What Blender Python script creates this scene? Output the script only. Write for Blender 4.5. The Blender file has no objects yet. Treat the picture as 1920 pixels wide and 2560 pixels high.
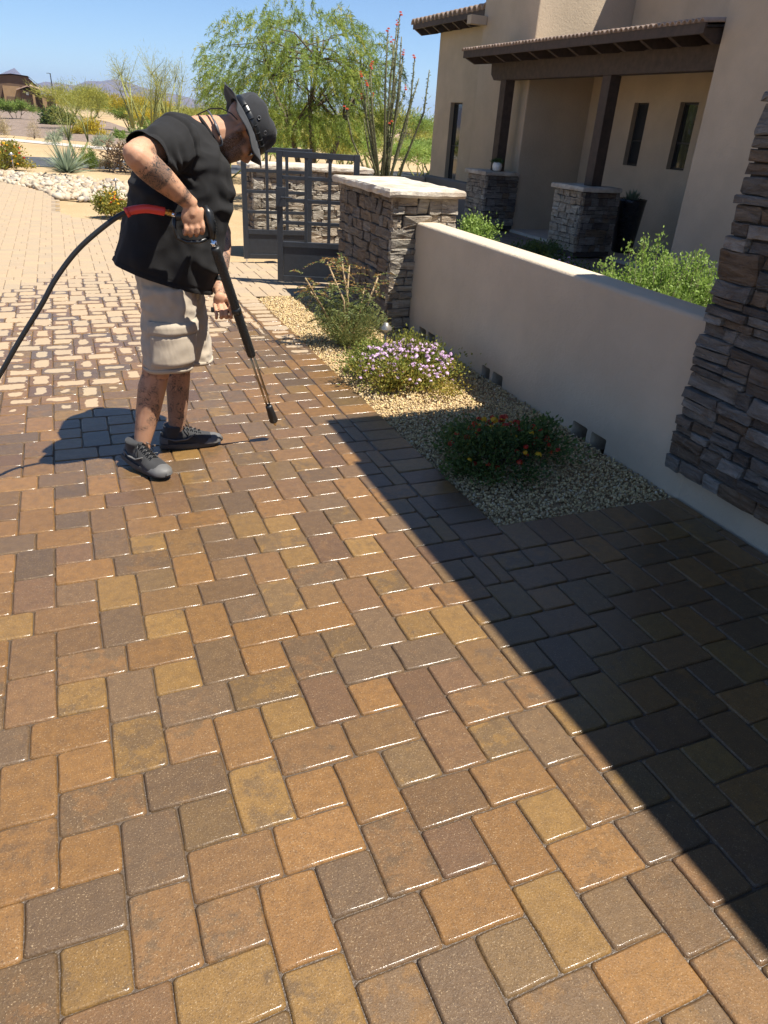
import bpy, bmesh, math, random
import numpy as np
from mathutils import Vector, Matrix, noise as mnoise

scene = bpy.context.scene
COL = scene.collection
R = math.radians

# ------------------------------------------------------------------ camera
cam_d = bpy.data.cameras.new('camera')
cam = bpy.data.objects.new('camera', cam_d)
COL.objects.link(cam)
cam_d.sensor_fit = 'VERTICAL'
cam_d.sensor_height = 36.0
cam_d.sensor_width = 27.0
cam_d.lens = 24.949
cam_d.clip_start = 0.05
cam_d.clip_end = 20000
cam.matrix_world = Matrix(((0.92440636, 0.13487203, -0.35676662, -1.644026),
                           (-0.37702856, 0.46448923, -0.80131094, -2.403916),
                           (0.05763982, 0.87524813, 0.48022741, 1.6),
                           (0, 0, 0, 1)))
scene.camera = cam

# ------------------------------------------------------------------ light
SUN = Vector((0.365, -0.33, 1.0)).normalized()
world = bpy.data.worlds.new('World')
scene.world = world
world.use_nodes = True
wn = world.node_tree
wn.nodes.clear()
wo = wn.nodes.new('ShaderNodeOutputWorld')
wb = wn.nodes.new('ShaderNodeBackground')
sky = wn.nodes.new('ShaderNodeTexSky')
sky.sky_type = 'NISHITA'
sky.sun_disc = False
sky.sun_elevation = math.asin(SUN.z)
sky.sun_rotation = math.atan2(SUN.x, SUN.y)
sky.altitude = 1800
sky.air_density = 1.0
sky.dust_density = 0.0
sky.ozone_density = 6.0
wb.inputs['Strength'].default_value = 0.074
wn.links.new(sky.outputs[0], wb.inputs['Color'])
wn.links.new(wb.outputs[0], wo.inputs['Surface'])

sun_d = bpy.data.lights.new('sun', 'SUN')
sun_d.energy = 5.0
sun_d.angle = R(0.53)
sun_d.color = (1.0, 0.945, 0.85)
sun = bpy.data.objects.new('sun', sun_d)
COL.objects.link(sun)
sun.rotation_euler = SUN.to_track_quat('Z', 'Y').to_euler()
sun.location = (5, -5, 20)

vs = scene.view_settings
scene.display_settings.display_device = 'sRGB'
vs.view_transform = 'Standard'
vs.look = 'None'
vs.exposure = 0.98
vs.gamma = 1.0
vs.use_curve_mapping = False
try:
    scene.cycles.max_bounces = 7
    scene.cycles.volume_bounces = 0
    scene.cycles.caustics_reflective = False
    scene.cycles.caustics_refractive = False
except Exception:
    pass

# ------------------------------------------------------------------ helpers
def tag(o, label=None, cat=None, group=None, kind=None):
    if label: o['label'] = label
    if cat: o['category'] = cat
    if group: o['group'] = group
    if kind: o['kind'] = kind
    return o

def empty(name, loc=(0, 0, 0), label=None, cat=None, group=None):
    o = bpy.data.objects.new(name, None)
    o.empty_display_size = 0.1
    COL.objects.link(o)
    o.location = loc
    return tag(o, label, cat, group)

def link(name, me, mat=None, parent=None):
    o = bpy.data.objects.new(name, me)
    COL.objects.link(o)
    if mat is not None and len(me.materials) == 0:
        me.materials.append(mat)
    if parent is not None:
        o.parent = parent
        # verts are given in world space: cancel the parent's placement
        loc = Vector((0, 0, 0)); p = parent
        while p is not None:
            loc += p.location; p = p.parent
        o.location = -loc if loc.length > 0 else (0, 0, 0)
    return o

def rt(parent):
    loc = Vector((0, 0, 0)); p = parent
    while p is not None:
        loc += p.location; p = p.parent
    return loc

def nrm(a):
    a = np.asarray(a, float)
    return a / (np.linalg.norm(a) + 1e-12)

class MB:
    def __init__(s):
        s.v = []; s.f = []
    def add(s, verts, faces):
        o = len(s.v)
        s.v.extend([tuple(p) for p in verts])
        s.f.extend([tuple(i + o for i in f) for f in faces])
        return s
    def hexa(s, p):
        return s.add(p, [(3, 2, 1, 0), (4, 5, 6, 7), (0, 1, 5, 4), (1, 2, 6, 5), (2, 3, 7, 6), (3, 0, 4, 7)])
    def box(s, x0, x1, y0, y1, z0, z1):
        return s.hexa([(x0, y0, z0), (x1, y0, z0), (x1, y1, z0), (x0, y1, z0),
                       (x0, y0, z1), (x1, y0, z1), (x1, y1, z1), (x0, y1, z1)])
    def bar(s, a, b, w, h, up=(0, 0, 1)):
        a = np.array(a, float); b = np.array(b, float)
        d = nrm(b - a); sd = np.cross(d, up)
        if np.linalg.norm(sd) < 1e-6: sd = np.cross(d, (0, 1, 0))
        sd = nrm(sd); u = np.cross(sd, d)
        c = []
        for q in (a, b):
            for (i, j) in ((-1, -1), (1, -1), (1, 1), (-1, 1)):
                c.append(q + sd * i * w / 2 + u * j * h / 2)
        return s.add(c, [(0, 1, 2, 3), (7, 6, 5, 4), (0, 4, 5, 1), (1, 5, 6, 2), (2, 6, 7, 3), (3, 7, 4, 0)])
    def loft(s, rings, closed=True, cap0=True, cap1=True):
        n = len(rings[0]); vs_ = []; fs = []
        for r in rings: vs_.extend(r)
        for i in range(len(rings) - 1):
            for j in range(n if closed else n - 1):
                k = (j + 1) % n
                fs.append((i * n + j, i * n + k, (i + 1) * n + k, (i + 1) * n + j))
        if cap0: fs.append(tuple(range(n - 1, -1, -1)))
        if cap1: fs.append(tuple((len(rings) - 1) * n + j for j in range(n)))
        return s.add(vs_, fs)
    def tube(s, pts, rad, n=8, cap=True, flat=None, ref=(0.13, 0.27, 0.95)):
        pts = [np.array(p, float) for p in pts]
        m = len(pts)
        if not hasattr(rad, '__len__'): rad = [rad] * m
        rings = []
        t0 = nrm(pts[1] - pts[0])
        a = nrm(np.cross(t0, ref)); 
        for i in range(m):
            t = nrm(pts[min(i + 1, m - 1)] - pts[max(i - 1, 0)])
            a = nrm(a - t * a.dot(t)); b = np.cross(t, a)
            ra = rad[i]; rb = ra * (flat if flat else 1.0)
            rings.append([pts[i] + a * ra * math.cos(2 * math.pi * j / n) + b * rb * math.sin(2 * math.pi * j / n) for j in range(n)])
        return s.loft(rings, True, cap, cap)
    def capsule(s, a, b, ra, rb, n=14, k=4):
        a = np.array(a, float); b = np.array(b, float); t = nrm(b - a)
        pts = []; rr = []
        for i in range(k + 1):
            q = math.pi / 2 * i / k
            pts.append(a - t * ra * math.cos(q)); rr.append(max(ra * math.sin(q), ra * 0.05))
        for i in range(k + 1):
            q = math.pi / 2 * i / k
            pts.append(b + t * rb * math.sin(q)); rr.append(max(rb * math.cos(q), rb * 0.05))
        return s.tube(pts, rr, n)
    def ellipsoid(s, c, ax, n=20, m=12):
        # ax: three axis vectors (already scaled)
        c = np.array(c, float); A = [np.array(x, float) for x in ax]
        rings = []
        for i in range(m + 1):
            q = -math.pi / 2 + math.pi * i / m
            cq = max(math.cos(q), 0.02)
            rings.append([c + A[2] * math.sin(q) + cq * (A[0] * math.cos(2 * math.pi * j / n) + A[1] * math.sin(2 * math.pi * j / n)) for j in range(n)])
        return s.loft(rings)
    def lathe(s, prof, c=(0, 0, 0), n=20, ax=(0, 0, 1), cap=True):
        c = np.array(c, float); t = nrm(ax)
        a = nrm(np.cross(t, (0.3, 0.9, 0.2))); b = np.cross(t, a)
        rings = [[c + t * z + r * (a * math.cos(2 * math.pi * j / n) + b * math.sin(2 * math.pi * j / n)) for j in range(n)] for r, z in prof]
        return s.loft(rings, True, cap, cap)
    def prism(s, poly, z0, z1):
        n = len(poly)
        return s.add([(x, y, z0) for x, y in poly] + [(x, y, z1) for x, y in poly],
                     [tuple(range(n - 1, -1, -1)), tuple(range(n, 2 * n))] + [(i, (i + 1) % n, n + (i + 1) % n, n + i) for i in range(n)])
    def mesh(s, name='m', smooth=False):
        me = bpy.data.meshes.new(name)
        me.from_pydata([tuple(map(float, p)) for p in s.v], [], s.f)
        me.update()
        if smooth:
            me.polygons.foreach_set('use_smooth', np.ones(len(me.polygons), dtype=bool))
        return me
    def build(s, name, mat, parent=None, smooth=False, bevel=0.0, segs=2):
        me = s.mesh(name, smooth)
        fix = bmesh.new(); fix.from_mesh(me); bmesh.ops.recalc_face_normals(fix, faces=fix.faces); fix.to_mesh(me); fix.free()
        o = link(name, me, mat, parent)
        if bevel > 0:
            b = o.modifiers.new('bevel', 'BEVEL'); b.width = bevel; b.segments = segs; b.limit_method = 'ANGLE'
        return o

def np_mesh(name, V, F, attrs=None, smooth=False):
    """V (n,3); F (m,k) constant face size; attrs: {name: (type, array)} on points"""
    V = np.ascontiguousarray(V, dtype=np.float32); F = np.ascontiguousarray(F, dtype=np.int32)
    me = bpy.data.meshes.new(name)
    k = F.shape[1]
    me.vertices.add(len(V)); me.vertices.foreach_set('co', V.ravel())
    me.loops.add(F.size); me.loops.foreach_set('vertex_index', F.ravel())
    me.polygons.add(len(F))
    me.polygons.foreach_set('loop_start', np.arange(0, F.size, k, dtype=np.int32))
    try:
        me.polygons.foreach_set('loop_total', np.full(len(F), k, dtype=np.int32))
    except Exception:
        pass
    if smooth: me.polygons.foreach_set('use_smooth', np.ones(len(F), dtype=bool))
    me.update(calc_edges=True)
    me.validate()
    if attrs:
        for an, (ty, arr) in attrs.items():
            add_attr(me, an, ty, arr)
    return me

def add_attr(me, an, ty, arr):
    at = me.attributes.new(an, ty, 'POINT')
    arr = np.ascontiguousarray(arr, dtype=np.float32)
    at.data.foreach_set({'FLOAT': 'value', 'FLOAT_VECTOR': 'vector', 'FLOAT_COLOR': 'color'}[ty], arr.ravel())

def remesh(mb, voxel, smooth=4, fac=0.5, name='r'):
    me = mb.mesh(name)
    fix = bmesh.new(); fix.from_mesh(me); bmesh.ops.recalc_face_normals(fix, faces=fix.faces); fix.to_mesh(me); fix.free()
    o = bpy.data.objects.new('tmp', me); COL.objects.link(o)
    r = o.modifiers.new('r', 'REMESH'); r.mode = 'VOXEL'; r.voxel_size = voxel; r.use_smooth_shade = True
    if smooth:
        sm = o.modifiers.new('s', 'SMOOTH'); sm.factor = fac; sm.iterations = smooth
    bpy.context.view_layer.update()
    dg = bpy.context.evaluated_depsgraph_get()
    out = bpy.data.meshes.new_from_object(o.evaluated_get(dg))
    bpy.data.objects.remove(o); bpy.data.meshes.remove(me)
    out.polygons.foreach_set('use_smooth', np.ones(len(out.polygons), dtype=bool))
    out.materials.clear()
    return out

def get_co(me):
    a = np.empty(len(me.vertices) * 3, dtype=np.float32); me.vertices.foreach_get('co', a); return a.reshape(-1, 3)
def get_no(me):
    a = np.empty(len(me.vertices) * 3, dtype=np.float32); me.vertices.foreach_get('normal', a); return a.reshape(-1, 3)
def set_co(me, a):
    me.vertices.foreach_set('co', np.ascontiguousarray(a, dtype=np.float32).ravel()); me.update()

def cut_faces(me, test):
    bm = bmesh.new(); bm.from_mesh(me); bm.normal_update()
    kill = [f for f in bm.faces if test(f.calc_center_median(), f.normal)]
    bmesh.ops.delete(bm, geom=kill, context='FACES')
    bm.to_mesh(me); bm.free(); me.update()

# ------------------------------------------------------------------ materials
class Nt:
    def __init__(s, name):
        s.m = bpy.data.materials.new(name); s.m.use_nodes = True
        s.t = s.m.node_tree; s.t.nodes.clear()
        s.out = s.t.nodes.new('ShaderNodeOutputMaterial')
    def n(s, ty, **kw):
        nd = s.t.nodes.new('ShaderNode' + ty)
        for k, v in kw.items():
            if k.startswith('_'): nd.inputs[k[1:].replace('__', ' ')].default_value = v
            else: setattr(nd, k, v)
        return nd
    def l(s, a, b): s.t.links.new(a, b)
    def val(s, x, sock):
        if hasattr(x, 'is_output'): s.l(x, sock)
        else: sock.default_value = x
    def math(s, op, a, b=0.0, c=None, clamp=False):
        nd = s.n('Math', operation=op); nd.use_clamp = clamp
        s.val(a, nd.inputs[0]); s.val(b, nd.inputs[1])
        if c is not None: s.val(c, nd.inputs[2])
        return nd.outputs[0]
    def mix(s, f, a, b, blend='MIX'):
        nd = s.n('Mix', data_type='RGBA', blend_type=blend)
        s.val(f, nd.inputs[0])
        for x, i in ((a, 6), (b, 7)):
            if hasattr(x, 'is_output'): s.l(x, nd.inputs[i])
            else: nd.inputs[i].default_value = (*x[:3], 1)
        return nd.outputs[2]
    def pos(s, sc=(1, 1, 1)):
        g = s.n('NewGeometry'); 
        if sc == (1, 1, 1): return g.outputs['Position']
        m = s.n('VectorMath', operation='MULTIPLY'); s.l(g.outputs['Position'], m.inputs[0]); m.inputs[1].default_value = sc
        return m.outputs[0]
    def noise(s, scale, vec=None, detail=4, rough=0.55, dist=0.0):
        nd = s.n('TexNoise'); nd.inputs['Scale'].default_value = scale; nd.inputs['Detail'].default_value = detail
        nd.inputs['Roughness'].default_value = rough; nd.inputs['Distortion'].default_value = dist
        s.l(vec if vec is not None else s.pos(), nd.inputs['Vector'])
        return nd.outputs['Fac']
    def ramp(s, fac, stops, interp='LINEAR'):
        nd = s.n('ValToRGB'); cr = nd.color_ramp; cr.interpolation = interp
        while len(cr.elements) < len(stops): cr.elements.new(0.5)
        for e, (p, c) in zip(cr.elements, stops):
            e.position = p; e.color = (*c[:3], 1) if hasattr(c, '__len__') else (c, c, c, 1)
        s.l(fac, nd.inputs[0]); return nd.outputs[0]
    def attr(s, name, out='Fac'):
        nd = s.n('Attribute', attribute_name=name); return nd.outputs[out]
    def bsdf(s, color, rough=0.6, bump=None, bstr=0.5, bdist=0.01, **kw):
        b = s.n('BsdfPrincipled')
        s.val(color if hasattr(color, 'is_output') else (*color[:3], 1), b.inputs['Base Color'])
        s.val(rough, b.inputs['Roughness'])
        for k, v in kw.items(): s.val(v, b.inputs[k.replace('_', ' ')])
        if bump is not None:
            bp = s.n('Bump'); bp.inputs['Strength'].default_value = bstr; bp.inputs['Distance'].default_value = bdist
            s.l(bump, bp.inputs['Height']); s.l(bp.outputs[0], b.inputs['Normal'])
            if 'Coat_Weight' in kw:
                b2 = s.n('Bump'); b2.inputs['Strength'].default_value = bstr * 0.22; b2.inputs['Distance'].default_value = bdist
                s.l(bump, b2.inputs['Height']); s.l(b2.outputs[0], b.inputs['Coat Normal'])
        s.l(b.outputs[0], s.out.inputs['Surface'])
        return b

def simple(name, col, rough=0.5, metal=0.0, var=0.12, scale=20, bump=0.0, bscale=200, bdist=0.002, **kw):
    t = Nt(name)
    c = t.mix(t.ramp(t.noise(scale), [(0.3, 0.0), (0.7, 1.0)]), [x * (1 - var) for x in col], [min(1, x * (1 + var)) for x in col])
    b = t.noise(bscale, detail=3) if bump else None
    t.bsdf(c, rough, b, bump, bdist, Metallic=metal, **kw)
    return t.m

def stucco(name, col, var=0.10):
    t = Nt(name)
    big = t.noise(1.7, detail=5); mid = t.noise(9, detail=4)
    c = t.mix(t.ramp(big, [(0.35, 0), (0.7, 1)]), [x * (1 - var) for x in col], [x * (1 + var) for x in col])
    c = t.mix(t.math('MULTIPLY', mid, 0.25), c, [x * 0.75 for x in col])
    fine = t.noise(150, detail=5, rough=0.75); med = t.noise(30, detail=4, dist=0.6)
    h = t.math('ADD', t.math('MULTIPLY', fine, 0.5), t.math('MULTIPLY', med, 0.7))
    t.bsdf(c, 0.92, h, 0.85, 0.009, **{'Specular IOR Level': 0.2})
    return t.m

def leafmat(name, cols, rough=0.55, trans=0.35):
    t = Nt(name)
    c = t.ramp(t.attr('tone'), [(i / (len(cols) - 1), k) for i, k in enumerate(cols)])
    d = t.n('BsdfPrincipled'); t.l(c, d.inputs['Base Color']); d.inputs['Roughness'].default_value = rough
    d.inputs['Specular IOR Level'].default_value = 0.35
    tr = t.n('BsdfTranslucent'); t.l(c, tr.inputs['Color'])
    mx = t.n('MixShader'); mx.inputs[0].default_value = trans
    t.l(d.outputs[0], mx.inputs[1]); t.l(tr.outputs[0], mx.inputs[2]); t.l(mx.outputs[0], t.out.inputs['Surface'])
    return t.m

MAT = {}
MAT['stucco'] = stucco('stucco_tan', (0.59, 0.49, 0.365))
MAT['stucco_house'] = stucco('stucco_house', (0.52, 0.42, 0.305))
MAT['stucco_brown'] = stucco('stucco_brown', (0.13, 0.085, 0.055))
MAT['stucco_gold'] = stucco('stucco_gold', (0.27, 0.18, 0.10))
MAT['wood'] = simple('dark_wood', (0.062, 0.041, 0.028), 0.75, var=0.3, scale=12, bump=0.3, bscale=60)
MAT['soffit'] = simple('soffit_boards', (0.016, 0.011, 0.008), 0.8)
MAT['stucco_grey'] = stucco('stucco_grey', (0.20, 0.185, 0.17))
MAT['steel'] = simple('gate_steel', (0.022, 0.026, 0.033), 0.42, var=0.2, scale=30, bump=0.08, bscale=300)
MAT['glass'] = simple('window_glass', (0.012, 0.016, 0.02), 0.04, var=0.3, scale=2, **{'Specular IOR Level': 0.9})
MAT['frame'] = simple('window_frame', (0.028, 0.022, 0.018), 0.45)
MAT['pot_dark'] = simple('dark_pot', (0.014, 0.014, 0.016), 0.25)
MAT['pot_white'] = simple('white_pot', (0.75, 0.74, 0.70), 0.35, var=0.03)
MAT['asphalt'] = simple('asphalt', (0.052, 0.054, 0.06), 0.85, bump=0.3, bscale=90)
MAT['concrete'] = simple('concrete', (0.50, 0.44, 0.37), 0.85, var=0.1, scale=6, bump=0.15)
MAT['bark'] = simple('bark', (0.10, 0.075, 0.05), 0.85, var=0.3, scale=40, bump=0.5, bscale=50, bdist=0.006)
MAT['bark_green'] = simple('green_bark', (0.23, 0.24, 0.075), 0.7, var=0.25, scale=25)
MAT['twig'] = simple('dry_twig', (0.34, 0.24, 0.13), 0.8, var=0.25, scale=40)
MAT['brass'] = simple('brass', (0.62, 0.42, 0.14), 0.28, metal=1.0, var=0.15)
MAT['chrome'] = simple('chrome', (0.72, 0.72, 0.74), 0.16, metal=1.0, var=0.05)
MAT['bronze_rod'] = simple('bronze_rod', (0.40, 0.31, 0.19), 0.3, metal=1.0, var=0.1)
MAT['rubber'] = simple('black_rubber', (0.014, 0.015, 0.016), 0.45, var=0.2, bump=0.1)
MAT['plastic'] = simple('black_plastic', (0.011, 0.012, 0.013), 0.33, var=0.2, bump=0.1, bscale=500, bdist=0.0006)
MAT['red_plastic'] = simple('red_sleeve', (0.72, 0.055, 0.035), 0.38, var=0.08)
MAT['lamp_metal'] = simple('lamp_metal', (0.46, 0.42, 0.36), 0.35, metal=0.8)
MAT['lamp_glass'] = simple('lamp_glass', (0.5, 0.5, 0.48), 0.2)

def stone_mat(name, stops, zs=42):
    t = Nt(name)
    oi = t.n('ObjectInfo')
    base = t.ramp(oi.outputs['Random'], stops, 'LINEAR')
    st = t.noise(1.0, t.pos((7, 7, zs)), detail=6, rough=0.65, dist=0.6)
    c = t.mix(t.ramp(st, [(0.3, 0), (0.72, 1)]), t.mix(1.0, base, (0.42, 0.40, 0.38), 'MULTIPLY'), t.mix(0.15, base, (0.42, 0.39, 0.34)))
    rust = t.ramp(t.noise(9, detail=6, rough=.65), [(0.56, 0), (0.70, 0.7)])
    c = t.mix(rust, c, (0.18, 0.105, 0.055))
    lich = t.ramp(t.noise(16, detail=6, rough=0.7), [(0.60, 0), (0.74, 0.6)])
    c = t.mix(lich, c, (0.46, 0.44, 0.39))
    h = t.math('ADD', t.math('MULTIPLY', st, 0.9), t.math('MULTIPLY', t.noise(60, detail=5, rough=0.7), 0.5))
    t.bsdf(c, 0.85, h, 1.0, 0.035, **{'Specular IOR Level': 0.25})
    return t.m
MAT['stone'] = stone_mat('ledge_stone', [(0.0, (0.19, 0.175, 0.16)), (0.18, (0.36, 0.335, 0.295)), (0.34, (0.10, 0.093, 0.09)), (0.5, (0.28, 0.195, 0.12)), (0.62, (0.24, 0.22, 0.20)), (0.74, (0.46, 0.435, 0.39)), (0.86, (0.14, 0.115, 0.095)), (1.0, (0.30, 0.26, 0.215))])
MAT['stone_lit_face'] = stone_mat('ledge_stone_lit_face', [(0.0, (0.50, 0.45, 0.37)), (0.3, (0.60, 0.54, 0.43)), (0.55, (0.42, 0.375, 0.31)), (0.75, (0.57, 0.46, 0.33)), (1.0, (0.66, 0.61, 0.52))], 36)  # same stone for the brighter faces, their light put into the colour
MAT['stone_shade_face'] = stone_mat('ledge_stone_shade_face', [(0.0, (0.22, 0.185, 0.15)), (0.25, (0.31, 0.26, 0.20)), (0.45, (0.17, 0.145, 0.125)), (0.62, (0.35, 0.27, 0.18)), (0.8, (0.25, 0.18, 0.12)), (1.0, (0.36, 0.32, 0.27))])  # same stone for the shaded pier faces, shade put into the colour
MAT['mortar'] = simple('mortar', (0.055, 0.048, 0.042), 0.95, bump=0.4, bscale=80, bdist=0.006)

t = Nt('flagstone_cap')
n1 = t.noise(5, detail=6, rough=0.65)
c = t.mix(t.ramp(n1, [(0.35, 0), (0.65, 1)]), (0.36, 0.29, 0.22), (0.60, 0.55, 0.46))
t.bsdf(c, 0.85, t.math('ADD', n1, t.math('MULTIPLY', t.noise(45, detail=5), 0.4)), 0.8, 0.02)
MAT['cap'] = t.m
# ------------------------------------------------------------------ ground
rng = np.random.default_rng(7)
random.seed(7)

t = Nt('desert_ground')
p = t.pos()
n1 = t.noise(0.35, detail=5); n2 = t.noise(3.0, detail=5); n3 = t.noise(55, detail=4, rough=0.7)
c = t.mix(t.ramp(n1, [(0.35, 0), (0.65, 1)]), (0.40, 0.285, 0.155), (0.48, 0.35, 0.205))
c = t.mix(t.ramp(n3, [(0.45, 0), (0.68, 0.7)]), c, (0.27, 0.19, 0.105))
c = t.mix(t.ramp(n2, [(0.55, 0), (0.75, 0.35)]), c, (0.54, 0.42, 0.27))
# beyond the garden the desert floor carries dry scrub colours
sep = t.n('SeparateXYZ'); t.l(p, sep.inputs[0])
far = t.math('MULTIPLY', t.math('SUBTRACT', sep.outputs[1], 90, clamp=False), 0.006, clamp=True)
scrub = t.ramp(t.noise(0.05, detail=8, rough=0.65), [(0.38, 0), (0.62, 1)])
c = t.mix(t.math('MULTIPLY', far, scrub), c, (0.17, 0.15, 0.085))
t.bsdf(c, 0.95, t.math('ADD', n3, t.math('MULTIPLY', n2, 0.6)), 0.7, 0.02, **{'Specular IOR Level': 0.1})
MAT['ground'] = t.m
g = MB()
g.add([(-6000, -1500, -0.06), (6000, -1500, -0.06), (6000, 6000, -0.06), (-6000, 6000, -0.06)], [(0, 1, 2, 3)])
tag(g.build('ground', MAT['ground']), kind='structure')

# ------------------------------------------------------------------ driveway pavers
U = 0.07163
X0, Y0 = -1.873, 0.0833
DRIVE = [(-8, -7), (1.06, -7), (1.06, 0), (0, 0), (0, 4.8), (0.97, 4.8), (0.97, 6.62), (0.1, 6.72), (-0.3, 9.7), (-0.96, 10.25), (-1.25, 10.5),
         (-1.55, 10.68), (-1.78, 11.16), (-1.81, 11.54), (-1.8, 12.8), (-1.83, 13.62), (-1.91, 14.2), (-2.22, 15.1), (-2.69, 16.2), (-4, 17), (-8, 17.5)]

def inside(x, y, poly):
    r = False; j = len(poly) - 1
    for i in range(len(poly)):
        xi, yi = poly[i]; xj, yj = poly[j]
        if (yi > y) != (yj > y) and x < (xj - xi) * (y - yi) / (yj - yi) + xi: r = not r
        j = i
    return r

def dryness(x, y):
    yw = np.interp(x, [-2.4, -1.65, -1.4, -1.15, -0.8, -0.4, -0.22, 0.0], [1.98, 2.0, 2.3, 2.75, 3.3, 3.6, 2.8, 2.8])
    yd = np.interp(x, [-2.6, -2.3, -1.8, -1.4, -1.05, -0.6, -0.2, 0.0], [5.2, 5.5, 6.4, 6.6, 5.9, 5.2, 5.0, 4.8])
    return (y - yw) / (yd - yw)

t = Nt('concrete_paver')
ca = t.attr('ca', 'Color'); cb = t.attr('cb', 'Color'); ph = t.n('Attribute', attribute_name='ph'); pl = t.n('Attribute', attribute_name='pl')
sl = t.n('SeparateXYZ'); t.l(pl.outputs['Vector'], sl.inputs[0])
sh = t.n('SeparateXYZ'); t.l(ph.outputs['Vector'], sh.inputs[0])
blot = t.math('ADD', t.noise(12, detail=9, rough=0.72), t.math('MULTIPLY', t.math('SUBTRACT', sh.outputs[2], 0.5), 0.42))
base = t.mix(t.ramp(blot, [(0.49, 0), (0.57, 1)]), ca, cb)
grain = t.noise(240, detail=3, rough=0.75)
base = t.mix(t.ramp(grain, [(0.53, 0), (0.68, 0.7)]), base, (0.05, 0.033, 0.022))
base = t.mix(t.ramp(t.noise(260, detail=2), [(0.62, 0), (0.69, 0.65)]), base, (0.40, 0.29, 0.17))  # pale aggregate flecks, with wet glints painted in by the same colour
base = t.mix(t.ramp(t.noise(31, detail=5), [(0.35, 0.25), (0.6, 0)]), base, (0.05, 0.034, 0.024))
# distance to the paver's own edge decides where it dries first
ex = t.math('SUBTRACT', sh.outputs[0], t.math('ABSOLUTE', sl.outputs[0]))
ey = t.math('SUBTRACT', sh.outputs[1], t.math('ABSOLUTE', sl.outputs[1]))
ed = t.math('SMOOTH_MIN', ex, ey, 0.035)
ed = t.math('ADD', ed, t.math('MULTIPLY', t.math('SUBTRACT', t.noise(21, detail=4), 0.5), 0.055))
thr = t.math('MULTIPLY', t.math('SUBTRACT', 1.0, sl.outputs[2]), 0.078)
dry = t.math('MULTIPLY', t.math('SUBTRACT', ed, thr), 350, clamp=True)
pale = t.mix(0.72, t.mix(1.0, base, (1.9, 1.9, 1.9), 'MULTIPLY'), (0.385, 0.312, 0.222))
col = t.mix(dry, base, pale)
wet = t.math('SUBTRACT', 1.0, dry)
hgt = t.math('ADD', t.math('MULTIPLY', grain, 0.6), t.math('ADD', t.math('MULTIPLY', t.noise(90, detail=4), 0.6), t.math('MULTIPLY', t.noise(14, detail=3), 1.2)))
rough = t.math('ADD', 0.42, t.math('MULTIPLY', dry, 0.5))
t.bsdf(col, rough, hgt, 0.8, 0.004, Coat_Weight=t.math('MULTIPLY', wet, 0.50), Coat_Roughness=0.17, **{'Specular IOR Level': 0.22})
MAT['paver'] = t.m

t = Nt('joint_sand')
s3 = t.n('SeparateXYZ'); t.l(t.pos(), s3.inputs[0])
df = t.math('MULTIPLY', t.math('SUBTRACT', s3.outputs[1], 5.3), 0.8, clamp=True)
c = t.mix(df, (0.085, 0.060, 0.040), (0.30, 0.225, 0.15))
c = t.mix(t.ramp(t.noise(120), [(0.4, 0), (0.7, 0.5)]), c, (0.10, 0.075, 0.05))
t.bsdf(c, t.math('ADD', 0.35, t.math('MULTIPLY', df, 0.5)), t.noise(150, detail=4), 0.6, 0.006)
MAT['joint'] = t.m

drive = MB()
drive.add([(x, y, -0.0075) for x, y in DRIVE], [tuple(range(len(DRIVE)))])
drive = drive.build('driveway', MAT['joint'])
tag(drive, kind='structure')

PAL = [((0.212, 0.102, 0.030), (0.142, 0.076, 0.030), 5), ((0.152, 0.079, 0.033), (0.128, 0.068, 0.032), 4), ((0.118, 0.073, 0.037), (0.168, 0.090, 0.032), 3),
       ((0.215, 0.118, 0.032), (0.138, 0.082, 0.033), 3), ((0.220, 0.106, 0.030), (0.196, 0.098, 0.031), 6), ((0.128, 0.074, 0.035), (0.110, 0.068, 0.035), 3), ((0.178, 0.091, 0.033), (0.124, 0.074, 0.034), 5)]
PW = np.array([q[2] for q in PAL], float); PW /= PW.sum()

rects = []   # x0,x1,y0,y1,square?
B = 3 * U
for j in range(-24, 62):
    for i in range(-12, 10):
        ox = X0 + (8 * i + (4 if j % 2 else 0)) * U; oy = Y0 + 4 * j * U
        for (a, b_, w, h, sq) in ((0, 0, 3, 2, 0), (3, 0, 3, 2, 0), (2, 2, 2, 3, 0), (2, 5, 2, 3, 0), (0, 2, 2, 2, 1), (4, 2, 2, 2, 1)):
            x0 = ox + a * U; y0 = oy + b_ * U; x1 = x0 + w * U; y1 = y0 + h * U
            if x0 < -4.6 or y0 < -3.6 or y1 > 17: continue
            if y1 <= -B + 1e-4:
                if x0 > 1.0: continue
                x1 = min(x1, 1.055)
            elif (y0 + y1) / 2 < 4.8:
                if y0 < -B < y1 and x0 >= -B - 1e-4:
                    y1 = -B
                    if x0 > 1.0: continue
                    x1 = min(x1, 1.055)
                else:
                    if x0 > -B - 0.02: continue
                    if y0 < -B - 0.02 and x1 > -B + 0.02: rects.append((-B, x1, y0, -B, 0))
                    x1 = min(x1, -B)
            if (y0 + y1) / 2 > 4.8 and y0 < 4.8 and x1 > -B: y0 = 4.8
            if x1 - x0 < 0.028 or y1 - y0 < 0.028: continue
            cx, cy = (x0 + x1) / 2, (y0 + y1) / 2
            if (cy < 4.8 and cx < 1.06) or inside(cx, cy, DRIVE):
                rects.append((x0, x1, y0, y1, sq))
y = -B
while y < 4.78:
    rects.append((-B, 0.0, y, min(y + 2 * U, 4.8), 0)); y += 2 * U
x = 0.0
while x < 1.03:
    rects.append((x, min(x + 2 * U, 1.055), -B, 0.0, 0)); x += 2 * U

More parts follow.
